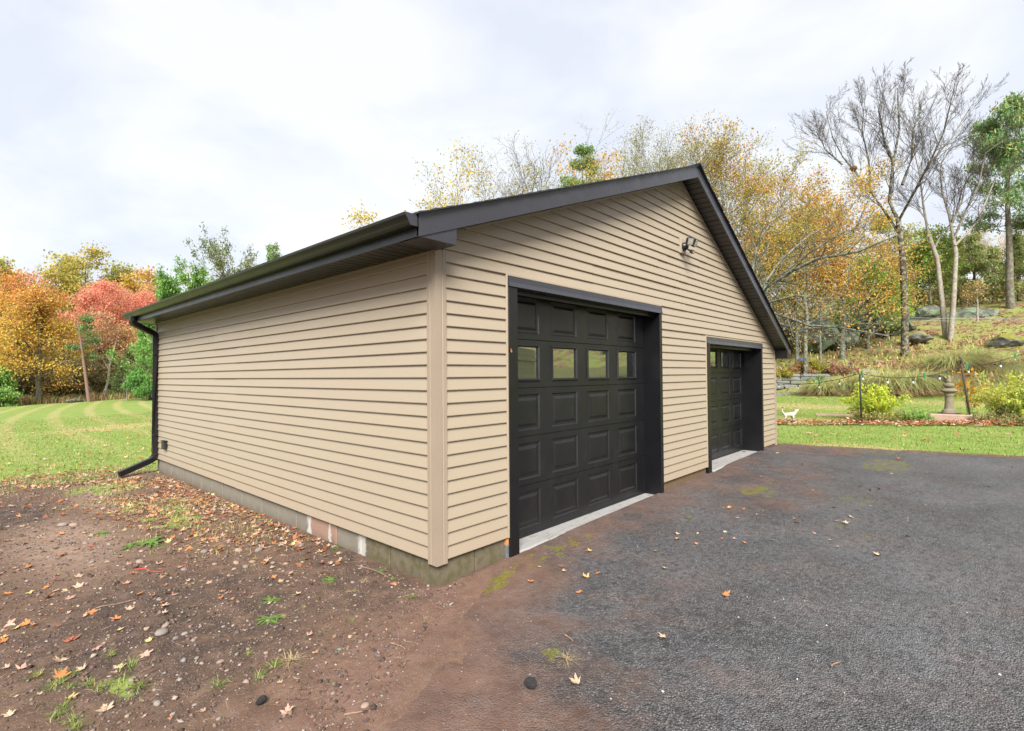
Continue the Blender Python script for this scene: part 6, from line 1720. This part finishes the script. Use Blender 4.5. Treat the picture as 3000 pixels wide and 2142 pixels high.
def s_at(px):      # cable length at a bearing
    b = YAW + math.atan((px - 1500) / 1509.1); bb = np.arctan2(allp[:, 0] - EYE[0], allp[:, 1] - EYE[1]); return float(np.interp(b, bb, cum))
for px in (2281, 2337, 2399, 2459, 2527, 2599, 2674, 2752, 2837, 2931):
    q = along(s_at(px)) - pt1; s_ = link('socket', sock_me, fs_t, tuple(q)); link('bulb', bulb_me, s_, (0, 0, 0))
for px in (2399, 2524, 2707, 2833, 2975):
    q = along(s_at(px)) - pt1; link('tag', clip_me, fs_t, tuple(q + [0, 0, .02]))

# two thin service lines across the slope
for i, (py0, py1, lab) in enumerate([(932, 931, 'upper of two thin service lines crossing the slope'), (939, 940, 'lower of two thin service lines crossing the slope')]):
    a = P3(2670, py0, 33); b_ = P3(3080, py1, 33); m = MB()
    m.tube([tuple(a + (b_ - a) * t - np.array([0, 0, .06 * 4 * t * (1 - t)])) for t in np.linspace(0, 1, 9)], .011, 5)
    tag(m.build('service_line', simple('line_grey_%s' % 'ab'[i], (.34, .34, .33), .6, .1, 20, 0)), lab, 'cable')
# two short leaning timbers and a blue bundle on the slope
for px, py, d, ln, lab in ((2432, 1047, 35.3, (-.28, .1), 'short dark timber leaning left on the slope below the rock face'), (2472, 1050, 35.3, (.30, -.1), 'short dark timber leaning right on the slope below the rock slab')):
    x, y = spot(px, d); z0 = at_h(px, d, 1058); rt = np.array([math.sin(YAW + .55 + math.pi / 2), math.cos(YAW + .55 + math.pi / 2), 0]); e = rt * ln[0] * -1.3
    m = MB(); m.tube([(0, 0, 0), (float(e[0]) * -1, float(e[1]) * -1, .55)], .09, 4, True, False); tag(m.build('timber', M_BARKD, None, (x, y, min(z0, Hs(x, y)))), lab, 'timber')
x, y = spot(2326, 35.8); bt = empty('bundle', (x, y, Hs(x, y)), 0, 'small blue and dark brown bundle lying just past the eave end', 'bundle')
m = pebble(95, 2, .75); m.materials.append(simple('blue_cloth', (.05, .07, .20), .8, .3, 6, .5, .04)); link('blue_cloth', m, bt, (.15, -.35, .40), (.2, .3, .5), (.30, .26, .26))
m = pebble(96, 2, .8); m.materials.append(simple('brown_cloth', (.10, .06, .05), .9, .3, 6, .5, .04)); link('brown_cloth', m, bt, (.28, -.6, .24), (.2, -.3, .2), (.30, .30, .34))
# leafy nest in the bare tree
q = P3(2512, 492, 38.6); m = pebble(97, 2, .6); m.materials.append(simple('dry_leaves', (.15, .085, .04), .95, .4, 8, .8, .08))
tag(link('nest', m, None, tuple(q), (0, 0, .4), (.34, .28, .26)), 'leafy squirrel nest on a limb of the tallest bare tree', 'nest')

# ---------------------------------------------------------------- the dog
def dog(x, y, face):
    d = empty('dog', (x, y, gz(x, y) - .005), face, 'small white dog standing on the lawn with head raised and tail up', 'dog')
    # x forward; one vertex per joint
    J = dict(pelvis=(-.13, 0, .235, .058), waist=(-.04, 0, .235, .050), chest=(.07, 0, .232, .068), brisket=(.13, 0, .245, .062), neck=(.175, 0, .30, .044), head=(.205, 0, .352, .046), stop=(.238, 0, .372, .032), nose=(.285, 0, .388, .020),
             tail0=(-.175, 0, .262, .022), tail1=(-.222, 0, .31, .019), tail2=(-.232, 0, .37, .018), tail3=(-.205, 0, .412, .012))
    E = [('pelvis', 'waist'), ('waist', 'chest'), ('chest', 'brisket'), ('brisket', 'neck'), ('neck', 'head'), ('head', 'stop'), ('stop', 'nose'), ('pelvis', 'tail0'), ('tail0', 'tail1'), ('tail1', 'tail2'), ('tail2', 'tail3')]
    for s, n_ in ((-1, 'r'), (1, 'l')):
        st_ = .012 * s
        J['hip' + n_] = (-.135, .04 * s, .205, .042); J['knee' + n_] = (-.105 + st_, .05 * s, .145, .028); J['hock' + n_] = (-.158 + st_, .05 * s, .075, .016); J['paw' + n_] = (-.145 + st_, .05 * s, .014, .016); J['toe' + n_] = (-.120 + st_, .05 * s, .010, .013)
        J['sh' + n_] = (.105, .045 * s, .195, .036); J['el' + n_] = (.092 - st_, .05 * s, .135, .024); J['wr' + n_] = (.105 - st_, .05 * s, .065, .016); J['fp' + n_] = (.107 - st_, .05 * s, .014, .016); J['ft' + n_] = (.130 - st_, .05 * s, .010, .013)
        E += [('pelvis', 'hip' + n_), ('hip' + n_, 'knee' + n_), ('knee' + n_, 'hock' + n_), ('hock' + n_, 'paw' + n_), ('paw' + n_, 'toe' + n_), ('chest', 'sh' + n_), ('sh' + n_, 'el' + n_), ('el' + n_, 'wr' + n_), ('wr' + n_, 'fp' + n_), ('fp' + n_, 'ft' + n_)]
    names_ = list(J); me = bpy.data.meshes.new('body')
    me.from_pydata([J[k][:3] for k in names_], [(names_.index(a), names_.index(b)) for a, b in E], [])
    o = link('body', me, d)
    sk = o.modifiers.new('skin', 'SKIN'); sk.use_smooth_shade = True
    me.skin_vertices[0].data
    for i, k in enumerate(names_):
        me.skin_vertices[0].data[i].radius = (J[k][3] * 1.22, J[k][3] * 1.22); me.skin_vertices[0].data[i].use_root = (k == 'pelvis')
    sb = o.modifiers.new('sub', 'SUBSURF'); sb.levels = 2; sb.render_levels = 2
    t = NT('white_dog_coat'); v = t.coord('Object'); n1 = t.noise(v, 14, 4)
    up = t.sep(v)[2]
    c = t.mix(t.math('MULTIPLY', n1, .6), (.46, .43, .385), (.37, .29, .21))
    t.pbr(c, .9, 0, t.bump(t.noise(t.mapping(v, (60, 160, 160)), 2, 3), .5, .006), .15); me.materials.append(t.m)
    DK = simple('dog_nose', (.02, .018, .018), .35, .1, 40, 0)
    m = pebble(1, 2, .9); m.materials.append(DK); link('nose', m, d, (.277, 0, .386), (0, 0, 0), (.012, .014, .012))
    for s in (-1, 1):
        e = pebble(2, 1, 1); e.materials.append(DK); link('eye', e, d, (.236, .026 * s, .388), (0, 0, 0), (.0065, .005, .0065))
        ear = MB(); ear.raw([(.0, 0, 0), (.03, .004 * s, .004), (-.015, .022 * s, -.004), (-.055, .03 * s, -.012), (-.02, .012 * s, .012)], [(0, 1, 4), (1, 2, 4), (2, 3, 4), (3, 0, 4), (0, 2, 1), (0, 3, 2)])
        ear.build('ear', simple('dog_ear', (.40, .26, .21), .9, .15, 20, 0), d, (.195, .034 * s, .385))
    return d
dx_, dy_ = spot(2311, 17.3); dog(dx_, dy_, -(YAW + .5) + .12).scale = (.84, .9, .92)

# ---------------------------------------------------------------- board fence and trees beyond the drive, seen only mirrored in the door glass
M_BOARD = simple('weathered_fence_board', (.50, .44, .30), .9, .25, 6, .3)
fb = MB().box(0, .14, -.011, .011, .04, 2.45, .002).mesh('fence_board', M_BOARD)
fence = empty('board_fence', (9.5, -7.6, Hs(9.5, -7.6)), R(-28), 'tall tan board fence beyond the drive, mirrored in the door glass', 'fence')
for i in range(30): link('fence_board', fb, fence, (i * .147, 0, random.uniform(-.012, .012)))
for z in (.35, 2.0): MB().box(0, 30 * .147, .013, .05, z, z + .09).build('rail', M_BOARD, fence)
for x, y, seed in ((24, -20, 701), (30, -16, 702), (17, -19, 703), (38, -22, 704)):
    c = copy_tree(src[seed % len(src)]); c.location = (x, y, Hs(x, y) - .2); c.rotation_euler[2] = seed
    c['label'] = 'autumn tree beyond the drive outside the picture'; c['group'] = 'trees beyond the drive'
